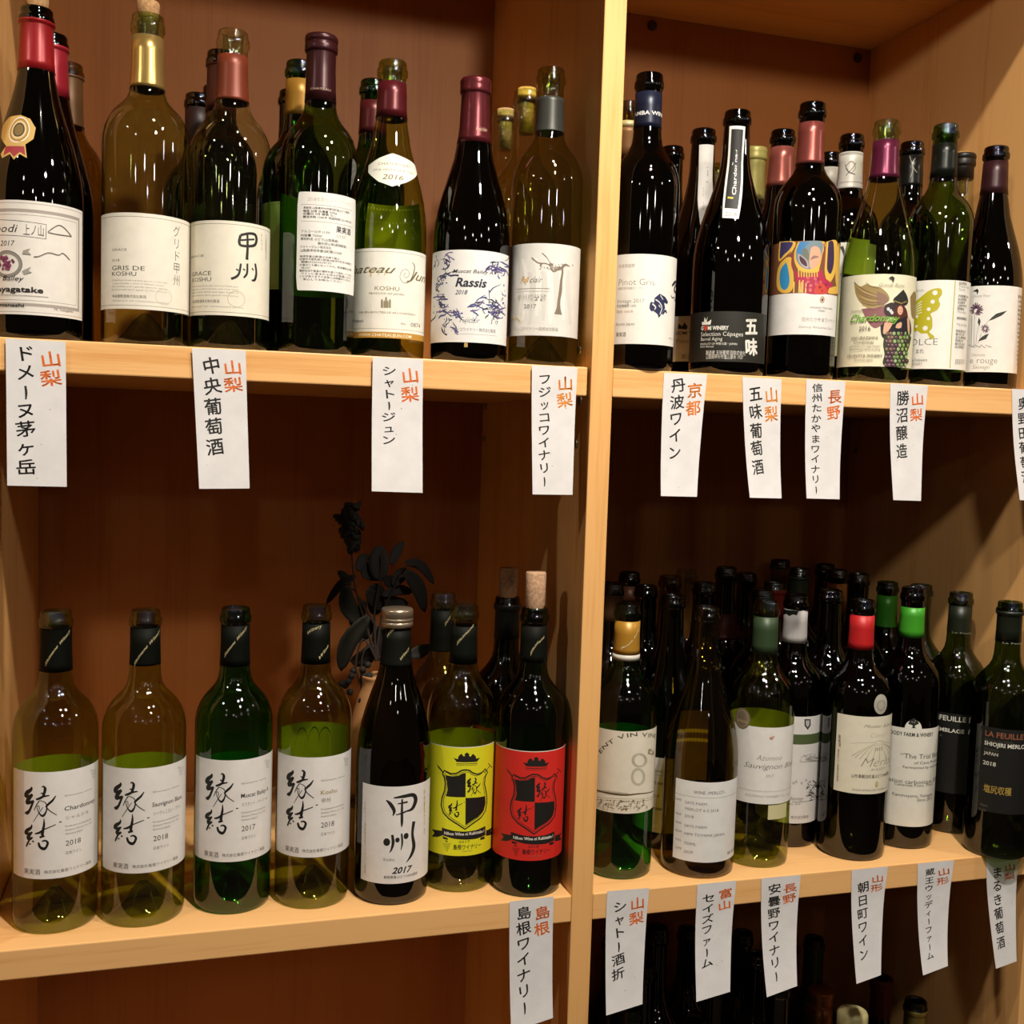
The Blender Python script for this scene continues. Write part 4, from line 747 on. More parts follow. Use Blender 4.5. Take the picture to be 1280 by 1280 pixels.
for y0 in (690, 705): b.brush(g([(30, y0 - 15, 2), (250, y0, 2), (450, y0 - 30, 2)]), '#8d7f60')
for i in range(150):
    x = random.uniform(30, 400); b.ell(*f(x, random.uniform(685, 755) + 14 * sin(x / 130)), random.uniform(.4, 1.3), random.uniform(.3, .7), random.choice(['#5b4a2c', '#8d7440', '#3b3424', '#a8905c']), 6)
b.done(); b.back(-72, 72, 903, 1000, '#d7e2b8')
b = B('m2', 17.07, 4.90, 'L', 30.32, 4.2, 'burgundy', 'amber', 'olive-brown burgundy bottle without capsule whose label has typewriter lettering')
b.label(842.5, ('d', 83), 977.5, 1078, '#e6e4e0'); TY = '#4e4a46'
b.text('WINE -MERLOT-', *f(738, 652), f(968, 0)[0], 3.4, TY); b.hl(f(605, 0)[0], f(1048, 0)[0], f(0, 645)[1], .35, GR)
for t, x, y, x1 in (('SAYS FARM', 675, 722, 835), ('MERLOT 6-3 2018', 675, 768, 920), ('2018', 672, 820, 738), ('SAYS FARM', 670, 890, 834), ('HIMI TOYAMA JAPAN', 668, 948, 962), ('750ML', 666, 1018, 758), ('2029', 664, 1078, 732), ('果実酒', 980, 1098, 1030)): b.text(t, *f(x, y), f(x1, 0)[0], 3, TY, -.005)
for t, y in (('NAME', 692), ('YEAR', 797), ('MADE', 860), ('FROM', 922), ('VOL', 985), ('LIFE', 1045)): b.text(t, *f(606, y), f(650, 0)[0], 2.2, GR)
b.done(); b.back(-10, 45, 888, 975, '#cfc060')
b = B('m3', 25.18, 5.88, 'L', 30.70, 3.8, 'bordeaux', 'olive', 'olive bottle with clear rim, moss green capsule and italic white label')
b.sleeve(772, 818, '#33452b', .45, .15, lab='moss green capsule'); f = sub(730, 680, 2.975); g = subb(730, 680, 2.975)
b.label(('d', -84), ('d', 82), 908.8, 1005, '#e6e2dd'); b.ell(*f(697, 723), 2.6, 2.0, '#b98a72', 10); b.ell(*f(704, 718), 1.8, 1.5, '#c9a08a', 8)
b.text('Azumino', *f(640, 803), f(738, 0)[0], 5.6, '#6d665f', -.015, .35); b.text('Sauvignon Blanc', *f(592, 826), f(776, 0)[0], 5.6, '#5f5851', -.01, .35); b.text('2017', *f(675, 868), f(705, 0)[0], 3, '#a38a80'); b.text('AZUMINO GRAPES GROWN IN NAGANO PREFECTURE', *f(576, 908), f(772, 0)[0], 1.4, '#b3aaa0'); b.text('AZUMINO WINERY Co., Ltd.', *f(598, 935), f(762, 0)[0], 2.6, '#a8a096'); b.done()
b.sticker(927.5, 898, 11.5, 13.5, '#7a6a55', lab='dull bronze medal sticker'); b.ell(927.5, 898, 9, 11, '#a08c6c', 22, 1); b.text('GOLD', 921, 901, 934, 2.8, '#c9b48c'); b.done('emblem'); b.back(-66, 66, 885, 990, '#dfe0a4')
b.label(('d', 20), ('d', 62), 1006, 1024, '#cfc79a', 'import_sticker'); b.done()
b = B('m4', 32.16, 10.83, 'L', 30.64, 3.75, 'bordeaux', 'dark', 'dark bottle with torn white capsule, label with green band and small shield')
b.sleeve(763, 804, '#c9c4c2', .5, .05, lab='white capsule torn at its top edge'); b.poly([(978, 761), (1012, 761), (1012, 764.5), (1004, 763), (998, 764), (996, 769), (991, 768), (987, 770), (983, 767), (978, 769)], '#12100c'); b.finish(b.cap_o, 'torn_edge'); f = sub(960, 680, 2.978); g = subb(960, 680, 2.978)
b.label(('d', -80), ('d', 84), 895, 1029, '#dcd9d6', lab='grey-white label with green band'); gv1, gv0 = b.pt(1009, 918)[1], b.pt(1009, 930.5)[1]; b.lay([(b.u0, gv0), (b.u1, gv0), (b.u1, gv1), (b.u0, gv1)], [(0, 1, 2, 3)], '#4d5c34')
b.poly(g([(136, 652), (159, 652), (159, 675), (148, 692), (136, 676)]), '#26282c'); b.poly(g([(141, 657), (155, 657), (154, 673), (148, 683), (141, 673)]), '#b9b6b0')
for i in range(18): b.brush(g([(random.uniform(118, 200), random.uniform(778, 812), 3), (random.uniform(118, 200), random.uniform(790, 806), 4)]), '#a8a49e')
for i in range(40):
    x, y = random.uniform(150, 205), random.uniform(885, 950); b.brush(g([(x, y, 1.5), (x + random.uniform(-12, 12), y + random.uniform(-10, 10), 3), (x + random.uniform(-12, 12), y + random.uniform(-8, 8), 1.5)]), '#3a3834')
b.hl(f(90, 0)[0], f(205, 0)[0], f(0, 960)[1], .5, K)
for x, y in ((105, 885), (125, 890), (142, 880), (95, 890)): b.ell(*f(x, y), 1.3, 1.6, '#4b4843', 8, .5)
b.text('Chardonnay', *f(40, 948), f(132, 0)[0], 4, '#6d6862', 0, .2); b.text('Nagano 2018', *f(60, 968), f(120, 0)[0], 2, GR); b.text('株式会社製造', *f(84, 1022), f(150, 0)[0], 2.6, GR); b.done()
b = B('m5', 37.91, 5.40, 'L', 30.76, 4.0, 'bordeaux', 'dark', 'near-black bottle with bright red capsule and cream vineyard label')
b.sleeve(770, 812.5, '#bf1f22', .45, .1, lab='bright red capsule'); f = sub(1015, 880, 7.11); g = subb(1015, 880, 7.11)
b.label(1044, ('d', 85), 894.8, 992, '#e2dac4', lab='cream label with line-drawn vineyard')
for i in range(11):
    a = -1.25 + i * .25; b.brush(g([(600 + 40 * sin(a), 350, 2), (600 + 160 * sin(a), 400 + 20 * cos(a), 5), (600 + 260 * sin(a), 440 + 70 * cos(a), 9)]), '#b8ac98')
b.brush(g([(340, 350, 3), (450, 345, 3), (560, 340, 4), (600, 325, 4), (640, 338, 4), (715, 345, 3)]), '#a89c88')
b.text('Meister Selection', *f(455, 212), f(722, 0)[0], 3.6, '#5f574c', -.01, .5); b.text('Cuvée', *f(512, 300), f(650, 0)[0], 5, '#a89c88', -.02, .4); b.text('2015', *f(555, 418), f(622, 0)[0], 3.2, '#5f574c'); b.text('Merlot', *f(418, 556), f(722, 0)[0], 9.5, '#857a6a', -.02, .4)
b.text('メルロー', *f(515, 595), f(650, 0)[0], 2.4, GR); b.text('山形県朝日町産ぶどう100%使用', *f(345, 648), f(675, 0)[0], 3, '#5f574c', .01); b.text('ASAHIMACHI WINE Co., Ltd.', *f(355, 768), f(680, 0)[0], 2.2, '#8b806e'); b.ell(*f(575, 715), 2.4, 3.8, '#b09a50', 16); b.ell(*f(575, 715), 1.4, 2.4, '#d8cc9c', 12)
b.vert('果実酒', *f(245, 272), f(0, 380)[1], 3.6, '#6d4c3a'); b.vert('朝日町ワイン有限会社製造', *f(236, 400), f(0, 685)[1], 2.6, '#8b5c4a', x2=f(226, 0)[0]); b.done()
b.sticker(1101.7, 880.5, 10.5, 12.5, '#aaa496', lab='silver-grey oval sticker'); b.ell(1101.7, 882, 6.5, 7, '#8b8578', 18, 1.4); b.done('emblem')
b = B('m6', 46.41, 7.29, 'L', 31.9, 3.8, 'bordeaux', 'dark', 'dark bottle with green capsule, white label topped by a tree emblem')
b.sleeve(760, 797.5, '#3f9a25', .4, .1, lab='grass green capsule'); b.label(('d', -88), ('d', 84), 909.5, 1032.8, '#e3dfd2', lab='white label with domed top')
b.polyuv([(b.pt(1142.5, 900)[0] + 1.02 * cos(a), b.v1 - .05 + 1.12 * sin(a)) for a in [pi * i / 14 for i in range(15)]], '#e3dfd2')
b.ell(*f(905, 165), 5.4, 3.8, '#262420', 18); b.poly(g([(895, 170), (912, 170), (916, 208), (930, 215), (880, 215), (893, 208)]), '#262420')
for x, y in ((880, 150), (905, 138), (925, 152), (935, 170), (872, 172)): b.ell(*f(x, y), 2.2, 1.6, '#262420', 10)
for x, y in ((890, 160), (910, 165), (920, 150)): b.ell(*f(x, y), .7, .5, '#cfcabb', 8)
b.text('WOODY FARM & WINERY', *f(655, 250), f(1078, 0)[0], 4.0, '#2d2a26', .02)
for t, x, y, x1, hh in (('“The Trial Batch', 785, 475, 1112, 5), ('of Cave Products', 905, 535, 1115, 3), ('Fermented by wild yeast', 803, 568, 1118, 2.8), ('ation carbonique 2018', 680, 680, 1100, 4.4), ('Cabernet Franc . Pinot', 728, 715, 1070, 2.8), ('Kaminoyama, Yamagata', 710, 806, 1068, 3.2), ('Since 2013', 932, 868, 1062, 3.4)): b.text(t, *f(x, y), f(x1, 0)[0], hh, '#3a362f', 0)
b.done()
f = sub(1170, 880, 6.4); g = subb(1170, 880, 6.4)
b = B('m7', 56.0, 10.37, 'L', 30.71, 3.75, 'bordeaux', 'moss', 'dark green bottle with black label and white vertical edge line, second from right wall')
b.sleeve(758, 792, '#20261a', .4, .2, lab='dark olive capsule'); b.bm = {}; b.text('La Feuille', 1190, 791, 1214, 1.8, '#8b8a70'); b.finish(b.cap_o)
b.label(('d', -86), 1212, 892, 992, '#0b0b07', lab='black label'); b.text('FEUILLE', *f(24, 120), f(242, 0)[0], 5.2, '#dcd8cc', .015); b.text('ASSEMBLAGE', *f(-60, 185), f(228, 0)[0], 4, '#dcd8cc', .02); b.ell(*f(38, 250), 1.4, 1.4, '#57544a', 8); b.line(g([(264, 182), (250, 450), (232, 735)]), 1.6, '#c9c5b8'); b.done()
b = B('m8', 55.99, 1.56, 'L', 30.88, 3.85, 'bordeaux', 'moss', 'dark green bottle with black label and copper title at right wall, shelf edge')
b.sleeve(765, 804, '#1b2016', .4, .2, lab='dark olive capsule'); b.bm = {}; b.text('La Feuille', 1253, 804, 1278, 1.8, '#9b9a80'); b.finish(b.cap_o)
b.label(1224.5, ('d', 86), 911, 1017, '#0d0c08', lab='black label'); b.text('LA FEUILLE', *f(390, 250), f(702, 0)[0], 5.6, '#8c5338', .02); b.text('Domaine des Vignes', *f(388, 285), f(620, 0)[0], 2.4, '#4b4638'); b.text('SHIOJIRI MERLOT', *f(386, 322), f(735, 0)[0], 4.2, '#dcd8cc', .02)
b.text('Nagano', *f(386, 362), f(500, 0)[0], 2.8, '#4b4638'); b.text('JAPAN', *f(384, 398), f(497, 0)[0], 3.4, '#c9c5b8', .01); b.text('2018', *f(374, 478), f(480, 0)[0], 4.2, '#c9c5b8', .02); b.text('塩尻収穫', *f(378, 694), f(606, 0)[0], 6.4, '#a88a3c', .02); b.text('750ml', *f(350, 808), f(410, 0)[0], 2.2, '#6d6858'); b.text('12.5%', *f(336, 842), f(400, 0)[0], 2.2, '#6d6858'); b.done()

rows = (('b1', 19.82, 34.33, 30.45, 'dark', (733, 751, '#6b3f2a'), 'dark bottle with brown-pink capsule in the back row nearest the divider'),
        ('b2', 10.69, 18.36, 31.22, 'black', (745, 777, '#6b4b32'), 'black bottle with tan neck label half hidden behind divider'),
        ('b3', 17.05, 22.26, 30.30, 'black', None, 'black bottle without capsule directly behind the mustard capsule bottle'),
        ('b4', 22.86, 27.49, 30.79, 'amber', None, 'brown glass bottle without capsule, fourth row, behind the typewriter label'),
        ('b5', 29.92, 37.10, 30.36, 'clear', None, 'clear-rimmed bottle against the back panel above the typewriter label bottle'),
        ('b7', 24.27, 20.14, 30.91, 'black', None, 'black bottle third row behind the typewriter label bottle'),
        ('b8', 32.65, 30.14, 31.6, 'black', (768, 800, '#5a1e14'), 'tall black bottle with maroon band on its neck rising left of the moss green capsule'),
        ('b9', 38.49, 34.82, 30.11, 'black', None, 'black bottle in the back row behind the moss green capsule'),
        ('b10', 46.28, 38.72, 31.58, 'black', (712, 728, '#7a4a2a'), 'tallest-looking back bottle with light brown capsule against back panel'),
        ('b11', 36.66, 23.83, 30.34, 'black', (738, 775, '#6b1a16'), 'black bottle with dark red capsule behind the torn white capsule'),
        ('b12', 31.65, 18.29, 30.22, 'black', None, 'black bottle with bright glints between moss green and torn white capsules'),
        ('b13', 44.36, 30.22, 31.4, 'black', (722, 760, '#232b1a'), 'black bottle with dark green capsule above the torn white capsule'),
        ('b14', 54.12, 38.82, 30.91, 'black', None, 'black bottle against the back panel left of the orange capsule'),
        ('b15', 39.00, 13.86, 30.72, 'dgreen', None, 'dark green bottle without capsule between torn white and red capsules'),
        ('b16', 51.66, 31.76, 30.96, 'black', (730, 768, '#a8662a'), 'black bottle with orange-tan capsule in a back row'),
        ('b17', 49.11, 22.72, 31.6, 'black', None, 'black bottle behind the bright red capsule bottle'),
        ('b18', 55.97, 25.68, 29.97, 'dgreen', (745, 784, '#35841f'), 'dark bottle with green capsule behind, the deeper of the two green capsules'),
        ('b19', 55.71, 18.00, 30.63, 'dgreen', None, 'dark green bottle at right wall behind the tree emblem bottle'))
for key, X, Y, h, gl, cp, lb in rows:
    b = B(key, X, Y, 'L', h, 3.7, 'bordeaux', gl, lb, 'bottles crowded at the back of the lower shelf')
    if cp: b.sleeve(cp[0], cp[1], cp[2], .4, .15)
b = B('b6', 16.63, 13.30, 'L', 30.41, 3.85, 'burgundy', 'dark', 'dark burgundy bottle with white label wedged between figure 8 and typewriter label bottles')
b.label(('d', -84), ('d', 80), 948, 1042, '#dedbd6'); b.text('WINE -CHARDONNAY-', 810, 963, 838, 2.6, TY); b.hl(808, 842, 966, .4, GR); b.text('SAYS FARM', 812, 979, 832, 3, TY, .02); b.text('2018', 813, 995, 824, 3, TY); b.text('TOYAMA', 812, 1011, 828, 3, TY, .02); b.done()

# ================================================================== bottom compartment (bottle tops only come into view)
def deep(key, X, Y, ztop, kind, gl, lb):
    return B(key, X, Y, 'B', ztop - ZB, 3.8, kind, gl, lb, 'bottles in the dark bottom compartment')
for key, xt, yt, Y, kind, gl, lb in (('c1', 1026, 1237, 15, 'burgundy', 'black', 'bottle with ringed copper screw cap in the bottom compartment'), ('c2', 1066, 1264, 5.5, 'bordeaux', 'black', 'bottle with cream rounded cap at the lower picture edge'), ('c3', 1102, 1222, 21, 'bordeaux', 'black', 'bottle with dark red capsule in the bottom compartment'),
        ('c4', 1145, 1250, 12, 'bordeaux', 'black', 'bottle with olive-gold capsule under dark mouth, bottom compartment'), ('c5', 929, 1165, 30, 'bordeaux', 'black', 'black bottle deep in bottom compartment behind the third paper slip'), ('c6', 822, 1158, 24, 'bordeaux', 'black', 'black bottle deep in bottom compartment right of first paper slip'), ('c7', 860, 1160, 33, 'bordeaux', 'black', 'black bottle deep in bottom compartment left of second paper slip'),
        ('c11', 766, 1172, 34, 'bordeaux', 'black', 'black bottle deep in bottom compartment nearest the divider'), ('c12', 897, 1186, 38, 'bordeaux', 'black', 'black bottle against the back panel of the bottom compartment, left of third paper slip'), ('c13', 946, 1192, 22, 'bordeaux', 'black', 'black bottle behind the third paper slip, bottom compartment'),
        ('c14', 985, 1180, 38, 'bordeaux', 'black', 'black bottle against back panel under third paper slip, bottom compartment'),
        ('c17', 806, 1205, 17, 'bordeaux', 'black', 'black bottle just behind the first paper slip, bottom compartment'), ('c18', 894, 1215, 14, 'bordeaux', 'black', 'black bottle just behind the second paper slip, bottom compartment'), ('c19', 974, 1225, 12, 'bordeaux', 'black', 'black bottle just behind the third paper slip foot, bottom compartment'),
        ('c8', 788, 1258, 10, 'bordeaux', 'dgreen', 'dark green bottle just below the first paper slip'), ('c9', 868, 1274, 8.5, 'bordeaux', 'dgreen', 'dark green bottle below the second paper slip'), ('c10', 1018, 1172, 29, 'bordeaux', 'dgreen', 'dark green bottle deep behind the copper screw cap')):
    P = at_depth(xt, yt, Y); b = deep(key, P.x, Y, P.z, kind, gl, lb); h = b.h
    if key == 'c1': mesh_obj('screw_cap', lathe_bm([(1.62, h - 4.6), (1.66, h - 4.5), (1.66, h - 1.75)] + [(q, h - 1.75 + i * .22) for i, q in enumerate((1.58, 1.7, 1.58, 1.7, 1.58, 1.7, 1.7))] + [(1.68, h - .1), (1.6, h + .05), (0, h + .08)], 40), mat('copper_cap', '#9a6238', .35, .7, .1, 30), b.root)
    if key == 'c2': mesh_obj('cap', lathe_bm([(1.7, h - 2.6), (1.86, h - 2.4), (1.86, h - .3), (1.7, h + .02), (1.4, h + .1), (0, h + .12)], 40), mat('cream_cap', '#cfc48a', .55, 0, .05, 30), b.root)
    if key == 'c3': b.sleeve(1234, 1275, '#5a1512', .4, .2, top=True)
    if key == 'c4': b.sleeve(1266, 1290, '#8a7a3c', .3, .6)
    if key in ('c10',): b.sleeve(1185, 1225, '#2f3a22', .4, .2)

# ================================================================== handwritten paper slips pasted on the shelf fronts
class Slip(Canvas):
    """px corners of the sheet; bow = how far the free end swings out of the shelf front"""
    curved = False
    def __init__(s, tl, tr, bl, br, bow, label):
        super().__init__(); s.c = [at_depth(*tl, -.06), at_depth(*tr, -.06), at_depth(*bl, -.06 - bow), at_depth(*br, -.06 - bow * .9)]; s.bow = bow
        s.W = (s.c[1] - s.c[0]).length; s.L = (s.c[2] - s.c[0]).length; s.k0 = 1.0; s.o = s.c[0].copy(); s.ph = random.uniform(0, 6)
        s.root = thing('paper_slip', label, 'sign', s.o, 'handwritten paper slips on the shelf fronts')
        bm = bmesh.new(); n, m = 8, 20; G = [[bm.verts.new(s.at(s.W * i / n, -s.L * j / m, 0) * S) for i in range(n + 1)] for j in range(m + 1)]
        for a, b_ in zip(G, G[1:]):
            for i in range(n): bm.faces.new((a[i], b_[i], b_[i + 1], a[i + 1]))
        s.sheet = mesh_obj('sheet', bm, mat('washi_paper', '#e0dcdb', .75, 0, .07, 45, .3), s.root)
        for q in range(5):
            u, v = random.uniform(.1, .9) * s.W, -random.uniform(.1, .95) * s.L; r_ = random.uniform(.03, .07); s.lay([(u + r_ * cos(a), v + r_ * sin(a)) for a in (0, 1, 2, 3, 4, 5)], [(0, 1, 2, 3, 4, 5)], '#a89a80')
    def at(s, u, v, off):
        a, t = u / s.W, -v / s.L; c = s.c; P = (c[0] * (1 - a) + c[1] * a) * (1 - t) + (c[2] * (1 - a) + c[3] * a) * t
        y = -.06 - max(0, t - .22) ** 1.7 * s.bow * (1.53 - .1 * a) - .05 * sin(6 * t + s.ph) * t * 1.2 - off * .6 - .04 * t
        return Vector((P.x, y, P.z)) - s.o
    def pt(s, x, y): return (x * s.W, -y * s.L)
    def cmpx(s, x, y): return 1.0
ORG, INK = '#e4702a', '#211d1a'
def slip(tl, tr, bl, br, bow, lb, kana, c0, c1, cx, ken, k1, org=ORG, wid=None, cx2=None, k0=.07):
    s = Slip(tl, tr, bl, br, bow, lb); wd = (wid or s.W * .40) * .88
    s.vert(kana, cx, c0, c1, wd, INK, .018, x2=cx2 if cx2 is not None else cx, jit=.16, up=.16)
    s.vert(ken, .76, k0, k1, s.W * .37, org, .022, jit=.14, up=.16); s.finish(s.sheet, 'handwriting'); return s
slip((7, 423), (82, 427), (9, 607), (83.5, 608.5), .3, 'paper slip with seven-sign handwriting, leftmost under the upper shelf', 'ドメーヌ茅ヶ岳', .04, .94, .33, '山梨', .33)
slip((240, 435), (307, 438), (249, 611), (312, 610.5), .4, 'paper slip under the clear and gold capsule bottles, second from left above', '中央葡萄酒', .06, .78, .36, '山梨', .32)
slip((466, 446), (529, 449), (464.5, 614), (528, 616), .6, 'paper slip under the pointed neck sticker bottle', 'シャトージュン', .06, .66, .34, '山梨', .34, wid=1.75)
slip((665, 456.5), (722, 459), (665.7, 618), (715.5, 618.5), .6, 'paper slip at the right end of left upper shelf beside divider', 'フジッコワイナリー', .06, .95, .30, '山梨', .34, '#e08a2c', wid=1.75)
slip((830, 466), (884, 468), (826, 620), (871, 621), .8, 'paper slip with large orange Kyoto signs right of divider above', '丹波ワイン', .04, .72, .36, '京都', .36, '#e07f2a')
slip((928, 471), (977, 474), (937, 622), (976.5, 623), .9, 'paper slip under the black-brown label burgundy bottle', '五味葡萄酒', .07, .83, .34, '山梨', .38, '#e08a2c')
slip((1008, 474), (1057, 477), (1008, 623), (1049, 624), .8, 'paper slip with eleven-sign handwriting under the painted label bottle', '信州たかやまワイナリー', .03, .97, .30, '長野', .35, '#e0702a', wid=1.6)
slip((1113, 479), (1160, 482), (1116, 625), (1150.5, 626), .8, 'paper slip with four handwritten signs under the winged woman bottle', '勝沼醸造', .05, .66, .36, '山梨', .33)
slip((1265, 486), (1310, 488), (1274, 625), (1308, 627), .9, 'paper slip cut off by the right picture edge under the upper shelf', '奥野田葡萄酒', .07, .86, .34, '山梨', .33)
slip((637, 1127), (692, 1120.5), (639, 1290), (691, 1272), 1.0, 'paper slip with orange Shimane signs left of divider below', '島根ワイナリー', .05, .92, .34, '島根', .33)
slip((759, 1114), (811.7, 1110), (757.8, 1269.6), (803, 1255), 1.2, 'paper slip first right of divider under the lower shelf', 'シャトー酒折', .09, .76, .34, '山梨', .33)
slip((872, 1105.5), (920.6, 1100.5), (870, 1252), (912, 1239), 1.2, 'paper slip under the typewriter label bottle', 'セイズファーム', .09, .76, .33, '富山', .28)
slip((951.7, 1098), (1001, 1093.5), (958, 1246), (995.6, 1231.7), 1.4, 'paper slip with eight-sign handwriting under the moss green capsule bottle', '安曇野ワイナリー', .06, .92, .36, '長野', .27)
slip((1064.8, 1087.5), (1110, 1083), (1070.7, 1230), (1101, 1218.6), 1.4, 'paper slip under the cream vineyard label bottle', '朝日町ワイン', .12, .84, .36, '山形', .24)
slip((1147.3, 1079.5), (1192.5, 1075), (1153.3, 1219), (1184, 1207), 1.4, 'paper slip under the tree emblem bottle', '蔵王ウッディーファーム', .06, .90, .36, '山形', .24, wid=1.6)
slip((1232.5, 1072), (1273.5, 1069.5), (1245, 1211), (1270.5, 1201.4), 1.2, 'paper slip under the copper title bottle, rightmost below', 'まるき葡萄酒', .09, .86, .36, '山梨', .24)

# ================================================================== vase with dried branches behind the screw-cap bottle
VX, VY = at_depth(470, 900, 18).x, 18
vase = thing('vase', 'tan stoneware vase holding dark dried branches behind the screw cap bottle', 'vase', (VX, VY, ZL + .03))
mesh_obj('vase_body', lathe_bm([(0, 0), (2.4, 0), (2.7, .2), (3.3, 2.5), (3.6, 6), (3.5, 10), (3.2, 13.5), (2.6, 16.5), (2.0, 18.6), (1.7, 19.6), (1.8, 20.3), (1.95, 20.6), (1.8, 20.7), (1.5, 20.2), (1.4, 17)], 40), mat('stoneware', '#b98552', .6, 0, .2, 25, .3), vase)
bm = bmesh.new()
for t in range(3):
    ring = []
    for i in range(41):
        a = 2 * pi * i / 40; R_ = 3.65; ring.append(Vector((R_ * cos(a), R_ * sin(a), 6.0 + t * .55 + .08 * sin(a * 9 + t))))
    prev = None
    for i, p in enumerate(ring):
        a = 2 * pi * i / 40; cur = [bm.verts.new((p + Vector((cos(a) * .3 * cos(b_), sin(a) * .3 * cos(b_), .3 * sin(b_)))) * S) for b_ in (0, 1.05, 2.1, 3.14, 4.2, 5.25)]
        if prev:
            for k in range(6): bm.faces.new((prev[k], cur[k], cur[(k + 1) % 6], prev[(k + 1) % 6]))
        prev = cur
mesh_obj('twine', bm, mat('twine', '#7a5230', .9, 0, .4, 200, .5), vase)
plant = thing('dried_branch', 'dark dried leafy branch with flower spike and hanging berries in the vase', 'plant', (VX, VY, ZL + 19))
leafm = mat('dried_leaf', '#17120a', .8, 0, .3, 60, .2); leafg = mat('dried_leaf_green', '#1d1c0e', .75, 0, .3, 60, .2); stemm = mat('dried_stem', '#2a1a0e', .8, 0, .3, 80)
PO = Vector((VX, VY, ZL + 19))
def pp(x, y, d=0): return at_depth(400 + x / 4.267, 620 + y / 4.267, VY + d) - PO
def tube(name, pts, r0, r1, m):
    P = smooth_path([tuple(p) for p in pts], 4); bm = bmesh.new(); pv = None
    for i, p in enumerate(P):
        p = Vector(p); d = (Vector(P[min(i + 1, len(P) - 1)]) - Vector(P[max(i - 1, 0)])).normalized(); a = d.orthogonal().normalized(); b_ = d.cross(a); r_ = r0 + (r1 - r0) * i / (len(P) - 1)
        cur = [bm.verts.new((p + a * r_ * cos(k * pi / 3) + b_ * r_ * sin(k * pi / 3)) * S) for k in range(6)]
        if pv:
            for k in range(6): bm.faces.new((pv[k], cur[k], cur[(k + 1) % 6], pv[(k + 1) % 6]))
        pv = cur
    return mesh_obj(name, bm, m, plant)
def leaf(pts, wd, m, d=0, tilt=.3):
    P = smooth_path([tuple(pp(x, y, d + (i * .6))) for i, (x, y) in enumerate(pts)], 4); n = len(P) - 1; bm = bmesh.new(); rows_ = []; wd = wd / 4.267 / 9.4
    for i, p in enumerate(P):
        p = Vector(p); dd = Vector(P[min(i + 1, n)]) - Vector(P[max(i - 1, 0)]); sd = dd.cross(Vector((0, 1, 0))).normalized() + Vector((0, tilt, 0)); sd.normalize()
        f_ = i / n; h_ = wd / 2 * (sin(pi * min(1, f_ * .96 + .04)) ** .7) + .02
        rows_.append([bm.verts.new((p + sd * h_ * k + Vector((0, -.18 * abs(k) * h_, 0))) * S) for k in (-1, -.5, 0, .5, 1)])
    for a, b_ in zip(rows_, rows_[1:]):
        for k in range(4): bm.faces.new((a[k], a[k + 1], b_[k + 1], b_[k]))
    o = mesh_obj('leaf', bm, m, plant); md = o.modifiers.new('thickness', 'SOLIDIFY'); md.thickness = .0004
for pts in ([(300, 880), (250, 700), (190, 500), (170, 300), (172, 60)], [(300, 880), (290, 640), (320, 440), (330, 300)], [(300, 880), (330, 640), (400, 480), (450, 380), (520, 370)], [(300, 870), (230, 760), (190, 900), (215, 1000)], [(310, 870), (300, 800), (225, 860), (222, 1210)], [(300, 700), (240, 600), (180, 500), (130, 490)], [(320, 860), (400, 830), (490, 840)]):
    tube('stem', [pp(*q) for q in pts], .17, .07, stemm)
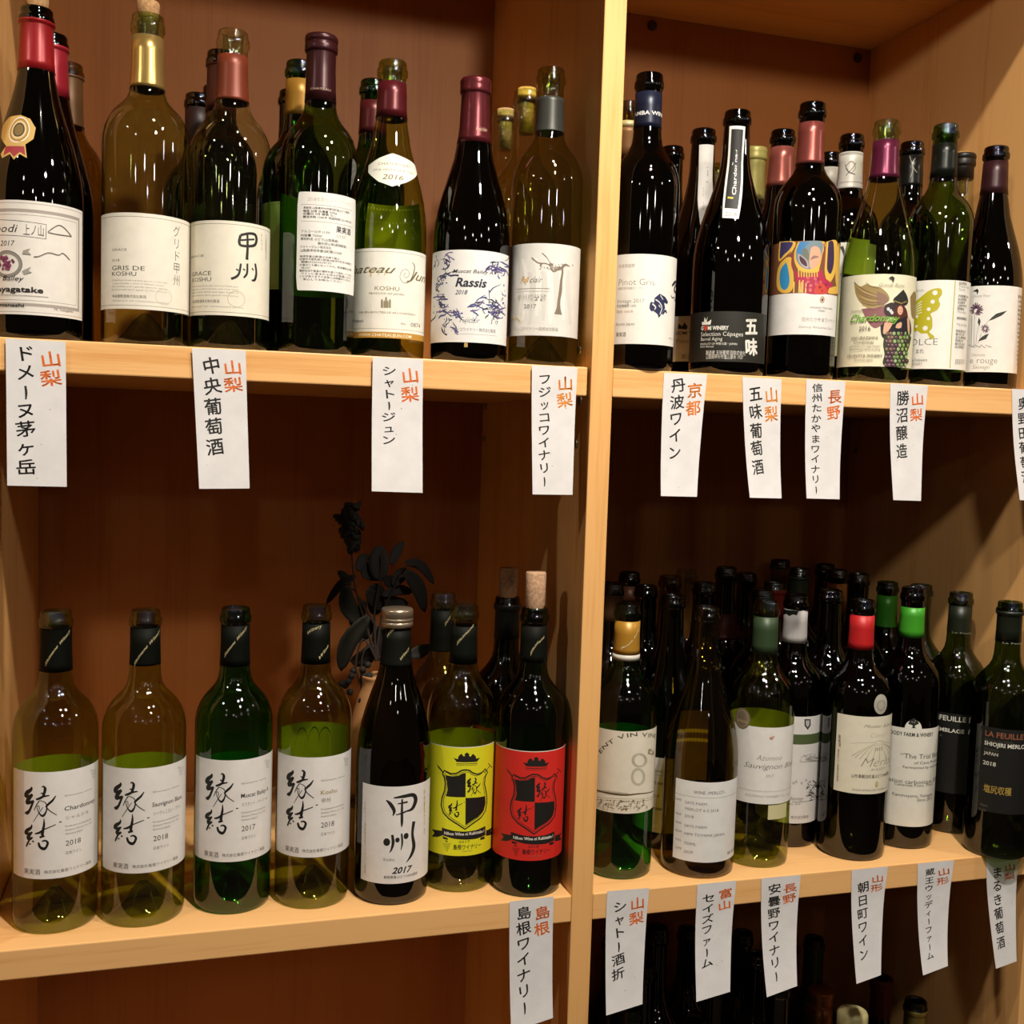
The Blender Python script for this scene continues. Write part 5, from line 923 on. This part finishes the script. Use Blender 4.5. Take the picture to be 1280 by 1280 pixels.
for pts, wd, m, d in (([(320, 450), (310, 350), (326, 262)], 95, leafm, 0), ([(380, 370), (405, 300), (447, 242)], 46, leafm, .5), ([(455, 352), (540, 372), (608, 472)], 48, leafm, 0), ([(450, 400), (520, 480), (560, 622)], 74, leafm, -.5), ([(190, 425), (110, 470), (32, 578)], 44, leafm, 0),
        ([(135, 480), (150, 590), (235, 695)], 84, leafg, -.6), ([(260, 640), (150, 780), (112, 935)], 92, leafg, -.6), ([(478, 845), (530, 830), (592, 800)], 62, leafm, 0), ([(330, 530), (420, 500), (492, 515)], 50, leafm, .4), ([(250, 500), (300, 560), (352, 605)], 70, leafm, .4), ([(220, 420), (280, 400), (350, 440)], 90, leafm, .8),
        ([(280, 470), (300, 540), (290, 640)], 100, leafm, .7), ([(350, 540), (400, 580), (470, 570)], 80, leafm, .8), ([(270, 660), (220, 730), (150, 760)], 90, leafm, .3), ([(300, 700), (330, 800), (300, 880)], 110, leafm, .5), ([(390, 480), (430, 420), (470, 400)], 60, leafm, .6), ([(240, 560), (200, 640), (160, 690)], 60, leafm, .3),
        ([(160, 480), (130, 430), (95, 400)], 40, leafm, .2), ([(200, 400), (225, 340), (260, 320)], 50, leafm, .3), ([(340, 430), (380, 460), (420, 470)], 60, leafm, .5), ([(300, 780), (240, 860), (160, 880)], 90, leafm, .2), ([(330, 700), (400, 700), (450, 760)], 90, leafm, .6)): leaf(pts, wd, m, d)
fl = bmesh.new()
for i in range(95):
    f_ = random.random(); y = 45 + f_ * 250; wx = 12 + 48 * sin(pi * min(1, .12 + f_ * .85)); x = 172 + random.uniform(-1, 1) * wx; c_ = pp(x, y, random.uniform(-1, 1))
    mtx = Matrix.Translation(c_ * S) @ Matrix.Rotation(random.uniform(-1.2, 1.2), 4, 'Y') @ Matrix.Diagonal((.32 * S, .25 * S, .6 * S, 1)); bmesh.ops.create_icosphere(fl, subdivisions=1, radius=1, matrix=mtx)
for x, y in ((88, 108), (100, 125), (120, 118), (135, 130), (150, 128), (125, 100)): bmesh.ops.create_icosphere(fl, subdivisions=1, radius=1, matrix=Matrix.Translation(pp(x, y) * S) @ Matrix.Diagonal((.5 * S, .3 * S, .32 * S, 1)))
o = mesh_obj('floret', fl, leafm, plant); o['kind'] = 'stuff'
bmb = bmesh.new(); bmesh.ops.create_icosphere(bmb, subdivisions=2, radius=.42 * S); me0 = bpy.data.meshes.new('berry'); bmb.to_mesh(me0); bmb.free(); me0.materials.append(leafm)
for p in me0.polygons: p.use_smooth = True
for x, y in ((228, 925), (222, 988), (160, 1045), (222, 1092), (222, 1166), (216, 1212), (232, 955), (150, 990), (135, 1010), (118, 1000), (245, 1030), (240, 1130), (250, 1190), (255, 900), (262, 960), (268, 1060), (180, 930), (168, 960)):
    o = bpy.data.objects.new('berry', me0); COL.objects.link(o); o.parent = plant; o.location = pp(x, y, random.uniform(-.6, .6)) * S
